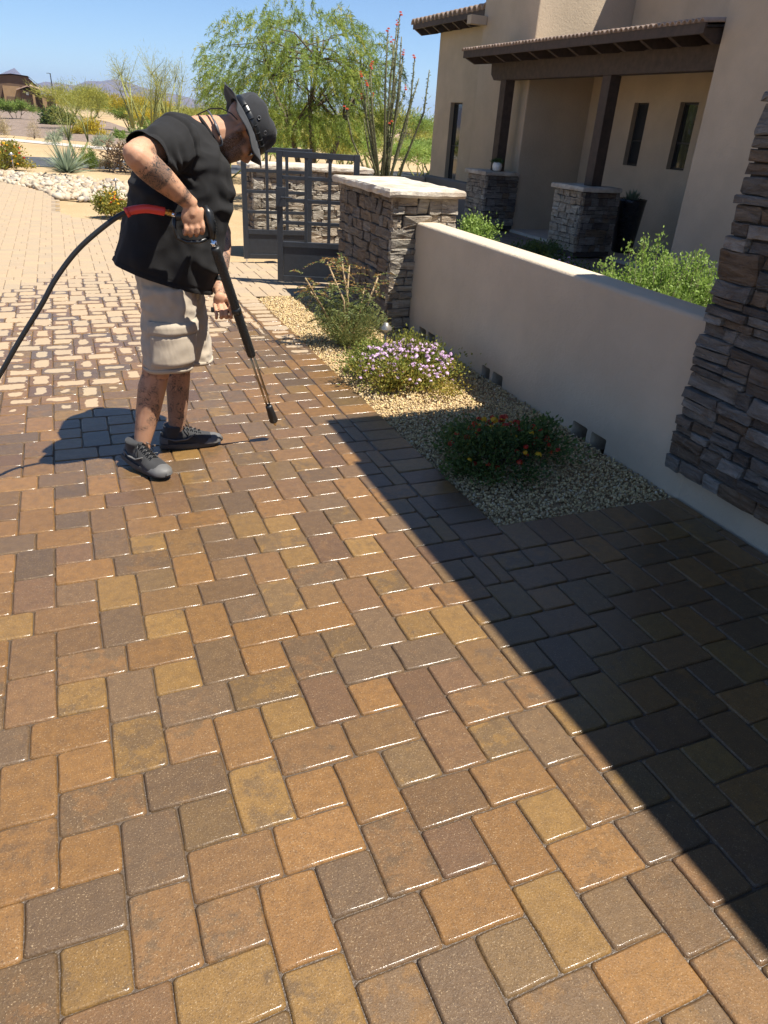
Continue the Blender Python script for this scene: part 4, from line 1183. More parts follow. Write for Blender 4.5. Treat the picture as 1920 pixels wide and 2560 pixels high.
# --- left garden plants
r = np.random.default_rng(63)
e = empty('yucca', (-1.50, 18.4, 0), 'spiky blue green yucca rosette at the far edge of the pale rocks', 'plant')
m = MB(); tn = []
for k in range(230):
    a = r.uniform(0, 6.28); el = math.acos(r.uniform(0.05, 0.98)); d = np.array((math.cos(a) * math.sin(el), math.sin(a) * math.sin(el), math.cos(el)))
    L = r.uniform(.55, .95) * (0.75 + .25 * d[2]); b_ = np.array((-1.50, 18.4, 0.06)) + d * 0.06; s = nrm(np.cross(d, (0, 0, 1.0)) + r.normal(size=3) * .2) * 0.016
    c_ = b_ + d * L * .55; t_ = b_ + d * L - np.array((0, 0, .05 * L))
    o = len(m.v); m.v += [tuple(b_ - s), tuple(b_ + s), tuple(c_ + s * .8), tuple(c_ - s * .8), tuple(t_)]; m.f += [(o, o + 1, o + 2, o + 3), (o + 3, o + 2, o + 4)]
    tn += [min(1, max(0, (0.9 if d[2] < .18 else 0.25 + .45 * r.random())))] * 5
me = m.mesh('leaves'); add_attr(me, 'tone', 'FLOAT', np.array(tn)); link('leaves', me, G['yucca'], e)

bush('yellow_lantana', (-0.92, 11.05, 0), (0.27, 0.25, 0.33), 'yellow flowering lantana in the tan gravel behind the man', 'flower bush', G['lantana'], 3600, 0.045, 0.022, 71, YL, 46, 0.026, lump=.5)
bush('yellow_lantana', (-2.95, 20.1, 0), (0.62, 0.45, 0.60), 'yellow flowering lantana beyond the rocks at the far left', 'flower bush', G['lantana'], 4200, 0.07, 0.034, 72, YL, 60, 0.045, lump=.5)
bush('creosote_bush', (-0.86, 21.2, 0), (0.32, 0.3, 0.48), 'small green bush just right of the yucca', 'bush', G['mesquite'], 2600, 0.06, 0.016, 73)
bush('creosote_bush', (-0.42, 21.4, 0), (0.26, 0.25, 0.30), 'low olive bush left of the brown cholla', 'bush', G['straw'], 1800, 0.06, 0.014, 74)
bush('dry_bush', (-4.3, 39, 0.05), (0.95, 0.7, 1.0), 'dry grey brown bush beside the pale sidewalk at far left', 'bush', G['straw'], 3200, 0.16, 0.02, 75)
bush('dry_bush', (-2.55, 38.4, 0.02), (0.3, 0.3, 0.75), 'small bare grey shrub on the sidewalk edge', 'bush', G['straw'], 500, 0.16, 0.012, 76)
bush('green_bush', (-1.35, 56, 0.2), (1.0, 0.7, 0.8), 'dark rounded bush under the dense palo verde', 'bush', G['dark'], 2600, 0.2, 0.09, 77)
bush('green_bush', (0.15, 46, 0), (0.9, 0.6, 0.62), 'yellowish low bush in front of the dense palo verde', 'bush', G['verde_yellow'], 2200, 0.2, 0.05, 78)
bush('green_bush', (1.62, 44, 0), (0.32, 0.3, 0.35), 'tiny green tuft on the sand beside the side street', 'bush', G['mesquite'], 900, 0.12, 0.04, 79)
rb = np.random.default_rng(81)
for k, (x, y) in enumerate([(-1.75, 35.3), (0.05, 33.4), (-1.25, 40.5), (0.6, 37.2)]):
    bush('agave', (x, y, 0), (0.24, 0.24, 0.30), ['tiny blue agave at the sidewalk edge left of the yucca', 'tiny blue agave at the sidewalk edge near the cholla', 'tiny blue agave alone on the brown slope above the yucca', 'tiny blue agave on the brown slope above the cholla'][k], 'plant', G['yucca'], 300, 0.26, 0.03, 810 + k, stems=2, group='small agaves along the sidewalk')

# leafless cholla
r = np.random.default_rng(83)
e = empty('cholla', (0.0, 20.85, 0), 'brown tangled cholla cactus left of the bending man', 'cactus')
m = MB(); todo = [(np.array((0.0 + r.normal() * .06, 20.85 + r.normal() * .06, -.02)), nrm(np.array((r.normal() * .5, r.normal() * .5, 1))), 0) for _ in range(7)]
cnt = 0
while todo and cnt < 520:
    p_, d, lv = todo.pop(0); L = r.uniform(.10, .2); q = p_ + d * L; m.tube([p_, (p_ + q) / 2, q], [0.012, 0.018, 0.011], 5); cnt += 1
    if lv < 6:
        for _ in range(2 if r.random() < .75 else 3):
            nd = nrm(d + r.normal(size=3) * .7 + np.array((0, 0, .12 - .03 * lv)) + np.array((-(q[0]), -(q[1] - 20.85), 0)) * (-.35)); todo.append((q, nd, lv + 1))
m.build('joints', MAT['cholla'] if 'cholla' in MAT else MAT.setdefault('cholla', simple('cholla', (0.27, 0.19, 0.115), 0.9, var=0.35, scale=9)), e, smooth=False)

# ------------------------------------------------------------------ pots
e = empty('tall_planter', (6.56, 7.3, 0), 'tall black tapered planter with agave by the right stone column', 'planter')
MB().lathe([(0.15, 0.0), (0.165, 0.03), (0.225, 0.74), (0.235, 0.79), (0.20, 0.79), (0.19, 0.70), (0.02, 0.69)], (6.56, 7.3, -0.01), 20).build('pot', MAT['pot_dark'], e, smooth=True)
r = np.random.default_rng(5); m = MB(); tn = []
for k in range(34):
    a = k * 2.4; el = 0.25 + 0.9 * (k / 34); d = np.array((math.cos(a) * math.sin(el), math.sin(a) * math.sin(el), math.cos(el))); L = .24; b_ = np.array((6.56, 7.3, .70)); s = nrm(np.cross(d, (0, 0, 1.0))) * .022
    o = len(m.v); c_ = b_ + d * L * .5; t_ = b_ + d * L
    m.v += [tuple(b_ - s * .7), tuple(b_ + s * .7), tuple(c_ + s), tuple(c_ - s), tuple(t_)]; m.f += [(o, o + 1, o + 2, o + 3), (o + 3, o + 2, o + 4)]; tn += [.1 + .3 * r.random()] * 5
me = m.mesh('agave_leaves'); add_attr(me, 'tone', 'FLOAT', np.array(tn)); link('agave_leaves', me, G['yucca'], e)
e = empty('white_pot', (5.58, 9.86, 0.955), 'small white pot with a plant on the left stone column', 'pot')
MB().lathe([(0.045, 0), (0.075, 0.02), (0.088, 0.08), (0.075, 0.14), (0.062, 0.15), (0.055, 0.13), (0.01, 0.12)], (5.58, 9.86, 0.955), 20).build('pot', MAT['pot_white'], e, smooth=True)
n = 220; P = np.tile((5.58, 9.86, 1.09), (n, 1)) + r.normal(size=(n, 3)) * (.03, .03, .012); D = r.normal(size=(n, 3)); D[:, 2] = np.abs(D[:, 2]) * .7
link('leaves', leaf_mesh('leaves', P, D, .09, .02, r.random(n), r), G['dark'], e)

# ------------------------------------------------------------------ path lights
def path_light(x, y, h, label, s=1.0):
    e = empty('path_light', (x, y, 0), label, 'garden light', 'low garden path lights')
    MB().tube([(x, y, -.03), (x, y, h - 0.055 * s)], 0.011 * s, 10).build('post', MAT['lamp_metal'], e, smooth=True)
    MB().lathe([(0.022 * s, h - .07 * s), (0.022 * s, h - .035 * s)], (x, y, 0), 12).build('lens', MAT['lamp_glass'], e, smooth=True)
    MB().lathe([(0.056 * s, h - .048 * s), (0.058 * s, h - .044 * s), (0.022 * s, h - .012 * s), (0.018 * s, h), (0.004, h + .001)], (x, y, 0), 20).build('hood', MAT['lamp_metal'], e, smooth=True)
path_light(0.55, 2.72, 0.232, 'metal mushroom path light standing behind the lilac lantana')
path_light(-0.67, 13.8, 0.34, 'slim dark path light in the pale rocks behind the man', 1.0)
path_light(-2.72, 19.4, 0.42, 'small path light in front of the far left yellow lantana', 1.2)

# ------------------------------------------------------------------ far houses, lamp, mountains
fh = empty('far_house', (-5, 97, 0.3), 'brown stucco house with tiled gable roofs far off at left', 'house')
SB, SG = MAT['stucco_brown'], MAT['stucco_gold']
MAT['far_tile'] = simple('far_tile', (0.36, 0.25, 0.19), 0.85, var=0.2, scale=4)
def gable(n, x0, x1, y0, y1, ze, zr, mat):
    xm = (x0 * .42 + x1 * .58)
    MB().add([(x0, y0, ze), (xm, y0, zr), (x1, y0, ze), (x0, y1, ze), (xm, y1, zr), (x1, y1, ze), (x0, y0, ze - .1), (xm, y0, zr - .1), (x1, y0, ze - .1), (x0, y1, ze - .1), (xm, y1, zr - .1), (x1, y1, ze - .1)],
             [(0, 1, 4, 3), (1, 2, 5, 4), (6, 9, 10, 7), (7, 10, 11, 8), (0, 6, 7, 1), (1, 7, 8, 2), (3, 4, 10, 9), (4, 5, 11, 10), (0, 3, 9, 6), (2, 8, 11, 5)]).build(n, mat, fh)
MB().box(-11, -2.55, 97.5, 106, 0, 2.75).build('wall', SB, fh)
MB().add([(-11, 97.5, 2.75), (-2.55, 97.5, 2.75), (-3.6, 97.5, 3.74), (-5.2, 97.5, 3.84), (-11, 97.5, 3.1), (-11, 105, 2.75), (-2.55, 105, 2.75), (-3.6, 105, 3.74), (-5.2, 105, 3.84), (-11, 105, 3.1)],
         [(0, 1, 2, 3, 4), (5, 9, 8, 7, 6), (0, 5, 6, 1), (1, 6, 7, 2), (2, 7, 8, 3), (3, 8, 9, 4), (4, 9, 5, 0)]).build('gable_wall', SB, fh)
MB().add([(-11.3, 97.2, 3.12), (-5.2, 97.2, 3.95), (-3.55, 97.2, 3.84), (-2.25, 97.2, 2.8), (-11.3, 105, 3.12), (-5.2, 105, 3.95), (-3.55, 105, 3.84), (-2.25, 105, 2.8)], [(0, 1, 5, 4), (1, 2, 6, 5), (2, 3, 7, 6)]).build('roof', MAT['far_tile'], fh)
MB().box(-6.2, -4.55, 96.0, 97.49, 0, 2.75).build('garage_bay', SG, fh)
MB().box(-5.95, -5.1, 95.96, 95.995, 0.3, 1.75).build('garage_door', SB, fh)
MB().box(-4.54, -3.0, 95.6, 97.4, 0, 2.45).build('entry_wall', SB, fh)
MB().box(-3.35, -3.12, 95.3, 95.55, 0, 2.1).build('pillar', SG, fh)
MB().box(-2.42, -1.98, 95.3, 95.55, 0, 2.0).build('pillar', SG, fh)
MB().box(-2.99, -1.1, 96.2, 97.4, 0, 2.1).build('side_wall', SB, fh)
gable('entry_roof', -4.85, -2.9, 95.2, 98, 2.5, 2.92, MAT['far_tile'])
MB().add([(-3.5, 95.1, 2.95), (-0.7, 95.1, 2.15), (-0.5, 98, 2.25), (-3.4, 98, 3.05), (-3.5, 95.1, 2.85), (-0.7, 95.1, 2.05)], [(0, 1, 2, 3), (0, 4, 5, 1)]).build('side_roof', MAT['far_tile'], fh)
w = MB().box(-4.0, -3.68, 95.57, 95.595, 1.95, 2.3).build('window', MAT['frame'], fh)
MB().box(-3.96, -3.72, 95.555, 95.568, 1.99, 2.26).build('pane', MAT['lamp_glass'], w)

rh = empty('far_house', (29, 62, -1), 'grey tiled roof of a house glimpsed beside the ocotillo', 'house')
MB().box(25.5, 33, 62, 70, -1.5, 0.0).build('wall', MAT['stucco_gold'], rh)
MB().add([(24.6, 61, -0.35), (34, 61, -0.35), (34, 66, 0.85), (26.2, 66, 0.75), (24.6, 71, -0.35), (34, 71, -0.35)], [(0, 1, 2, 3), (3, 2, 5, 4), (0, 3, 4)]).build('roof', MAT['far_tile'], rh)
MB().box(28.6, 33, 64, 68, 0.4, 1.05).build('upper_wall', MAT['stucco'], rh)
MB().add([(28.0, 63.4, 1.05), (34, 63.4, 1.05), (34, 66, 1.6), (29.6, 66, 1.5), (28, 68.6, 1.05), (34, 68.6, 1.05)], [(0, 1, 2, 3), (3, 2, 5, 4), (0, 3, 4)]).build('upper_roof', MAT['far_tile'], rh)

lp = empty('street_lamp', (-1.3, 80, 0.4), 'dark street lamp pole rising beside the brown house', 'lamp post')
MB().tube([(-1.3, 80, -.05), (-1.3, 80, 3.8)], [0.06, 0.045], 8).build('pole', MAT['steel'], lp)
MB().tube([(-1.3, 80, 3.74), (-1.42, 80, 3.80), (-1.62, 80, 3.78)], [0.04, 0.05, 0.03], 8, flat=.5).build('lamp_head', MAT['steel'], lp)

t = Nt('mountain_rock')
c = t.mix(t.ramp(t.noise(0.012, detail=8, rough=.6), [(0.35, 0), (0.65, 1)]), (0.10, 0.075, 0.065), (0.17, 0.125, 0.10))
t.bsdf(c, 1.0, t.noise(0.02, detail=7), 1.0, 12)
MAT['mountain'] = t.m
def ridge(name, prof, Yd, depth, seed, hs=1.0):
    qs = [q for q, _ in prof]; hh = [h for _, h in prof]
    Q = np.linspace(qs[0], qs[-1], 170); H = np.interp(Q, qs, hh) * Yd / 4000 * hs
    m = MB(); rings = []
    for d, f in ((-1.0, 0.0), (-0.7, 0.22), (-0.45, 0.42), (-0.2, 0.72), (0.0, 1.0), (0.4, 0.5), (1.0, 0.0)):
        rings.append([(-1.64 + q * (Yd + d * depth * .4), Yd + d * depth + 120 * mnoise.noise((q * 30, d * 2, seed)), -3 + max(0, h * f * (1 + (0.55 if 0 < f < 1 else .12) * mnoise.fractal((q * 60, d * 3, seed), 1.0, 2.0, 4)))) for q, h in zip(Q, H)])
    m.loft(rings, closed=False, cap0=False, cap1=False)
    return tag(m.build(name, MAT['mountain'], smooth=False), kind='structure')
ridge('mountain', [(-1.2, 60), (-.8, 90), (-.4, 70), (-.2, 95), (-.1, 60), (-.0474, 71), (-.037, 100), (-.0262, 86), (-.0163, 45), (-.0063, 60), (.008, 59), (.027, 57), (.047, 77), (.0543, 64), (.069, 92), (.082, 75), (.114, 61), (.15, 42), (.195, 24), (.24, 26), (.324, 34), (.4, 30), (.421, 20), (.4454, 36), (.4586, 31), (.4878, 12), (.56, 30), (.7, 60), (.9, 45), (1.3, 60)], 4000, 700, 3, 1.3)
ridge('foothills', [(-1.2, 30), (-.5, 20), (-.1, 34), (-.03, 30), (.0, 38), (.03, 30), (.06, 42), (.09, 34), (.13, 30), (.19, 10), (.3, 14), (.41, 9), (.46, 13), (.5, 6), (.8, 25), (1.3, 20)], 2600, 420, 9)
hz = MB().box(-6600, 6600, -1800, 6300, -5, 150).build('haze', None)
tag(hz, 'thin blue haze of air over the desert', 'haze', kind='stuff')
hm = bpy.data.materials.new('haze_air'); hm.use_nodes = True; hm.node_tree.nodes.clear()
ho = hm.node_tree.nodes.new('ShaderNodeOutputMaterial'); hv = hm.node_tree.nodes.new('ShaderNodeVolumePrincipled')
hv.inputs['Color'].default_value = (0.42, 0.60, 1.0, 1); hv.inputs['Density'].default_value = 0.00016; hv.inputs['Anisotropy'].default_value = 0.2
hm.node_tree.links.new(hv.outputs[0], ho.inputs['Volume']); hz.data.materials.append(hm)
# ------------------------------------------------------------------ the man with the pressure washer
person = empty('person', (-1.28, 1.18, 0), 'person in black tee, tan cargo shorts and bucket hat bending over a pressure washer wand', 'person')

t = Nt('skin')
ink = t.attr('ink'); 
n1 = t.noise(9, detail=4); n2 = t.noise(120, detail=3)
sk = t.mix(t.ramp(n1, [(0.3, 0), (0.7, 1)]), (0.44, 0.235, 0.140), (0.52, 0.290, 0.180))
sk = t.mix(t.math('MULTIPLY', t.ramp(n2, [(0.5, 0), (0.8, 1)]), 0.25), sk, (0.36, 0.15, 0.09))
na = t.noise(19, detail=2, dist=2.0)
la = t.math('ABSOLUTE', t.math('SUBTRACT', t.math('FRACT', t.math('MULTIPLY', na, 6.0)), 0.5))
nb = t.noise(48, detail=2, dist=1.5)
lb = t.math('ABSOLUTE', t.math('SUBTRACT', t.math('FRACT', t.math('MULTIPLY', nb, 5.0)), 0.5))
lines = t.math('MAXIMUM', t.ramp(la, [(0.06, 1.0), (0.13, 0)]), t.math('MULTIPLY', t.ramp(lb, [(0.06, 0.7), (0.16, 0)]), t.ramp(t.noise(14), [(0.5, 0), (0.56, 1)])))
patch = t.ramp(t.noise(16, detail=3), [(0.44, 0), (0.56, 1)])
tat = t.math('MULTIPLY', ink, t.math('MULTIPLY', patch, t.math('ADD', t.math('MULTIPLY', lines, 0.72), 0.22), clamp=True), clamp=True)
solid = t.attr('inks')
tat = t.math('MAXIMUM', tat, t.math('MULTIPLY', solid, t.math('ADD', 0.5, t.math('MULTIPLY', lines, 0.4))))
sk = t.mix(t.math('MULTIPLY', tat, 1.25, clamp=True), sk, (0.030, 0.036, 0.038))
beard = t.attr('beard')
bn = t.ramp(t.noise(330, detail=3, rough=.7), [(0.38, 1), (0.62, 0.35)])
sk = t.mix(t.math('MULTIPLY', beard, bn), sk, (0.035, 0.026, 0.022))
gr = t.math('MULTIPLY', t.math('MULTIPLY', beard, t.attr('grey')), t.ramp(t.noise(420, detail=2), [(0.58, 0), (0.66, 0.8)]))
sk = t.mix(gr, sk, (0.5, 0.47, 0.43))
h = t.math('ADD', t.math('MULTIPLY', n2, 0.5), t.math('MULTIPLY', t.noise(400, detail=2), t.math('ADD', 0.15, beard)))
sb = t.bsdf(sk, 0.56, h, 0.5, 0.002, Subsurface_Weight=0.12, Subsurface_Scale=0.02, **{'Specular IOR Level': 0.3})
sb.inputs['Subsurface Radius'].default_value = (1.0, 0.35, 0.2)
MAT['skin'] = t.m

def cloth(name, col, var=0.15, wr=0.4, rough=0.9, sheen=0.15):
    t = Nt(name)
    c = t.mix(t.ramp(t.noise(16, detail=5), [(0.3, 0), (0.7, 1)]), [x * (1 - var) for x in col], [x * (1 + var) for x in col])
    h = t.math('ADD', t.math('MULTIPLY', t.noise(1.0, t.pos((9, 9, 6)), detail=2, dist=0.8), 1.0), t.math('MULTIPLY', t.noise(650, detail=2), 0.03))
    t.bsdf(c, rough, h, wr, 0.02, Sheen_Weight=sheen)
    return t.m
MAT['tee'] = cloth('black_cotton', (0.0072, 0.0068, 0.0072), 0.2, 0.22, 0.95, 0.0)
MAT['khaki'] = cloth('tan_twill', (0.42, 0.35, 0.265), 0.06, 0.30)
MAT['hat'] = cloth('dark_hat_cotton', (0.010, 0.011, 0.014), 0.35, 0.5)
MAT['hat_brim'] = cloth('hat_brim', (0.020, 0.022, 0.027), 0.3, 0.3)
MAT['shoe'] = cloth('shoe_mesh', (0.026, 0.026, 0.027), 0.3, 0.25)
MAT['shoe_grey'] = simple('shoe_overlay', (0.115, 0.112, 0.108), 0.6, var=0.2, bump=0.2)
MAT['sole'] = simple('shoe_sole', (0.050, 0.050, 0.050), 0.7, var=0.25, bump=0.3, bscale=120)
MAT['lens'] = simple('glasses_lens', (0.35, 0.40, 0.45), 0.05, metal=0.9)
MAT['greyplastic'] = simple('grey_plastic', (0.10, 0.10, 0.105), 0.4)
MAT['redband'] = simple('red_band', (0.42, 0.05, 0.03), 0.5)

V3 = lambda *a: np.array(a, float)
# head frame: HU to the crown, HF out of the face
EAR = V3(-0.880, 1.18, 1.542); HU = nrm(V3(0.9, 0, 0.43)); HF = nrm(V3(0.43, 0, -0.9)); HS = V3(0, 1, 0)
HP = lambda f, u, s=0.0: EAR + HF * f + HU * u + HS * s

body = MB()
# trunk
def ell_ring(back, front, b_, yc, n=36, p=2.4):
    bk = V3(back[0], yc, back[1]); fr = V3(front[0], yc, front[1]); c = (bk + fr) / 2; a = (fr - bk) / 2
    out = []
    for j in range(n):
        th = 2 * math.pi * j / n; cx, sy = math.cos(th), math.sin(th)
        cx = math.copysign(abs(cx) ** (2 / p), cx); sy = math.copysign(abs(sy) ** (2 / p), sy)
        out.append(c + a * cx + V3(0, b_, 0) * sy)
    return out
YC = 1.19
TEE = [((-1.488, .962), (-1.052, .818), .225), ((-1.462, 1.03), (-1.03, .905), .232), ((-1.435, 1.09), (-.990, 1.0), .235), ((-1.402, 1.17), (-.972, 1.10), .232), ((-1.380, 1.235), (-.942, 1.19), .228), ((-1.352, 1.335), (-.918, 1.285), .228),
       ((-1.322, 1.43), (-.930, 1.355), .232), ((-1.268, 1.525), (-.950, 1.405), .225), ((-1.19, 1.578), (-.962, 1.425), .175), ((-1.105, 1.585), (-.970, 1.435), .115), ((-1.055, 1.574), (-.975, 1.442), .082)]
def shrink(rg, s): c = np.mean(rg, 0); return [c + (q - c) * s for q in rg]
body.loft([shrink(ell_ring(a, b_, w, YC), 0.74) for a, b_, w in TEE[2:-1]])
body.capsule((-1.24, 1.11, .93), (-1.24, 1.27, .93), .115, .115)
# neck and head
body.capsule((-1.06, YC, 1.50), (-0.925, 1.18, 1.515), .082, .078)
body.ellipsoid(HP(-0.004, .044), [HF * .098, HS * .078, HU * .086])           # cranium
body.ellipsoid(HP(.058, -.030), [HF * .060, HS * .066, HU * .095])           # face
body.ellipsoid(HP(.070, -.088), [HF * .044, HS * .050, HU * .040])           # jaw
body.ellipsoid(HP(.085, -.105), [HF * .028, HS * .030, HU * .022])           # chin
body.ellipsoid(HP(.030, -.075), [HF * .055, HS * .062, HU * .035])           # jaw angle
body.tube([HP(.100, .028), HP(.116, .0), HP(.130, -.030), HP(.112, -.044)], [.012, .013, .016, .012], 10)   # nose
body.ellipsoid(HP(.113, -.036, .015), [HF * .013, HS * .009, HU * .010]); body.ellipsoid(HP(.113, -.036, -.015), [HF * .013, HS * .009, HU * .010])
body.ellipsoid(HP(.106, -.066), [HF * .012, HS * .026, HU * .008]); body.ellipsoid(HP(.104, -.079), [HF * .012, HS * .024, HU * .008])   # lips
body.ellipsoid(HP(.094, .034), [HF * .012, HS * .055, HU * .010])            # brow
for s in (-1, 1):
    body.ellipsoid(HP(-.004, -.002, s * .077), [HF * .017 + HS * s * .006, HS * s * .008, HU * .031], 14, 8)   # ear
    body.ellipsoid(HP(.085, -.022, s * .045), [HF * .020, HS * .022, HU * .020])   # cheek
# right arm (near the camera)
SH_R, EL_R, WR_R = V3(-1.19, 1.0, 1.475), V3(-1.372, .775, 1.438), V3(-1.168, .838, 1.262)
body.capsule(SH_R, EL_R + (SH_R - EL_R) * .1, .072, .052)
fa = WR_R - EL_R
body.tube([EL_R - nrm(fa) * .045, EL_R - nrm(fa) * .03, EL_R, EL_R + fa * .22, EL_R + fa * .45, EL_R + fa * .72, EL_R + fa * .92, WR_R + fa * .05], [.012, .034, .052, .060, .0575, .045, .035, .033], 18, flat=.92)
# left arm (far side)
SH_L, EL_L, WR_L = V3(-1.10, 1.385, 1.42), V3(-.945, 1.375, 1.075), V3(-1.022, 1.09, .868)
body.capsule(SH_L, EL_L, .066, .048)
fb = WR_L - EL_L
body.tube([EL_L - nrm(fb) * .03, EL_L, EL_L + fb * .25, EL_L + fb * .55, EL_L + fb * .85, WR_L + fb * .06], [.03, .046, .052, .045, .034, .031], 16)
# legs
def leg(h, k, c1, c2, an, foot, rr):
    body.tube([h, (V3(*h) + V3(*k)) / 2, k], [.095, .080, .064], 18)
    body.tube([k, c1, c2, an, foot], rr, 18)
leg((-1.26, 1.09, .86), (-1.352, 1.07, .47), (-1.375, 1.075, .40), (-1.404, 1.078, .28), (-1.448, 1.068, .125), (-1.462, 1.068, .05), [.062, .066, .058, .040, .042])
leg((-1.21, 1.29, .86), (-1.215, 1.28, .46), (-1.225, 1.28, .38), (-1.235, 1.275, .26), (-1.252, 1.272, .11), (-1.262, 1.272, .05), [.061, .063, .055, .043, .042])
# right hand: palm over the grip, four fingers curled under it
body.ellipsoid((-1.163, .828, 1.212), [V3(.047, 0, .004), V3(0, .019, .004), V3(-.002, -.004, .048)])
body.capsule(WR_R, (-1.163, .829, 1.225), .030, .026)
for k, (x, rr, ln) in enumerate(((-1.122, .0088, 1.0), (-1.1465, .0094, 1.12), (-1.1705, .0091, 1.08), (-1.1935, .0082, .88))):
    z0 = 1.186 - k * 0.003
    pts = [(x, .826, z0 + .01), (x - .001, .818, z0 - .012), (x - .002, .822, z0 - .03 * ln), (x - .003, .842, z0 - .042 * ln), (x - .003, .860, z0 - .034 * ln), (x - .003, .866, z0 - .018)]
    body.tube(pts, [rr * .9, rr * 1.12, rr * 1.06, rr, rr * .95, rr * .8], 12)
body.tube([(-1.128, .836, 1.235), (-1.108, .848, 1.228), (-1.100, .866, 1.212), (-1.108, .878, 1.198)], [.016, .0135, .012, .009], 12)   # thumb
# left hand: fist round the side handle
LHZ = -.003
body.ellipsoid((-1.028, 1.035, .822), [V3(.034, 0, .008), V3(0, .028, 0), V3(-.008, -.012, .040)])
body.capsule(WR_L, (-1.024, 1.05, .845), .029, .026)
for k in range(4):
    x = -1.060 + k * .0232; rr = (.0082, .0090, .0094, .0090)[k]; q = (.88, 1.04, 1.08, 1.0)[k]
    pts = [(x, 1.030, .806), (x, 1.006, .800), (x, .984, .786), (x, .978, .764), (x + .001, .992, .752 - .004 * q), (x + .002, 1.008, .757)]
    body.tube(pts, [rr * .95, rr * 1.1, rr * 1.05, rr, rr * .95, rr * .8], 12)
body.tube([(-1.005, 1.03, .838), (-.990, 1.003, .826), (-.988, .982, .806), (-.996, .974, .790)], [.015, .0135, .012, .009], 12)

bme = remesh(body, 0.0043, 4, 0.45, 'body')
co = get_co(bme)
def seg_t(P, a, b_):
    d = b_ - a; return ((P - a) @ d) / d.dot(d), np.linalg.norm(P - a - np.clip(((P - a) @ d) / d.dot(d), 0, 1)[:, None] * d, axis=1)
ink_ = np.zeros(len(co)); inks = np.zeros(len(co))
t_, d_ = seg_t(co, EL_R, WR_R); on = (d_ < .075)
ink_ = np.where(on & (t_ > .12) & (t_ < .93), 1.0, ink_)
inks = np.where(on & (t_ > .20) & (t_ < .50) & (co[:, 1] < EL_R[1] + .02 + t_ * .05), 1.0, inks); inks = np.where(on & (t_ > .80) & (t_ < .88), .9, inks)
t_, d_ = seg_t(co, EL_L, WR_L); on = d_ < .07
ink_ = np.where(on & (t_ > .0), 1.0, ink_); inks = np.where(on & (t_ > .45) & (t_ < .85), 1.0, inks)
t_, d_ = seg_t(co, SH_R, EL_R); on = (d_ < .08) & (t_ > .62) & (t_ < .86); inks = np.where(on & (np.abs(((t_ * 26) % 1) - .5) < .25), .45, inks)
lg = (co[:, 2] < .5) & (co[:, 2] > .12) & (co[:, 1] < 1.2); ink_ = np.where(lg & (co[:, 0] < -1.35) & (co[:, 2] > .2), .85, ink_)
lg = (co[:, 2] < .5) & (co[:, 2] > .10) & (co[:, 1] > 1.2) & (co[:, 0] < -1.1); ink_ = np.where(lg, 1.0, ink_); inks = np.where(lg & (co[:, 2] < .33), .55, inks)
rel = co - EAR; hf = rel @ HF; hu = rel @ HU; hs = np.abs(rel @ HS); head = (np.abs(rel).max(1) < .2)
bd = head & (hu < -.005) & (hf > -.006 + np.clip(-hu - .02, 0, 1) * .1) & (hf < .118) & ~((hf > .098) & (hu > -.052)) & ~((hu > -.040) & (hf > .062) )
bd = bd & ~((np.abs(hu + .0725) < .011) & (hf > .104) & (hs < .02)) & (hu > -.135)
brow = head & (np.abs(hu - .038) < .007) & (hf > .085) & (hs > .012)
beard_ = np.where(bd, 1.0, 0.0) + np.where(brow, 1.0, 0)
hairline = head & (hu > .012) & (hf < .035); beard_ = np.where(hairline, .55, beard_)
grey = np.where(bd & ((hu < -.06) & (hf < .06)), 1.0, 0.25)
# soften masks over the mesh
ed = np.empty(len(bme.edges) * 2, dtype=np.int32); bme.edges.foreach_get('vertices', ed); ed = ed.reshape(-1, 2)
def soften(a, it=3):
    a = a.astype(float)
    cnt = np.bincount(ed.ravel(), minlength=len(a)) + 1
    for _ in range(it):
        s = a.copy(); np.add.at(s, ed[:, 0], a[ed[:, 1]]); np.add.at(s, ed[:, 1], a[ed[:, 0]]); a = s / cnt
    return a
add_attr(bme, 'ink', 'FLOAT', soften(ink_)); add_attr(bme, 'inks', 'FLOAT', soften(inks, 2)); add_attr(bme, 'beard', 'FLOAT', soften(beard_, 2)); add_attr(bme, 'grey', 'FLOAT', grey)
bodyo = link('body', bme, MAT['skin'], person)

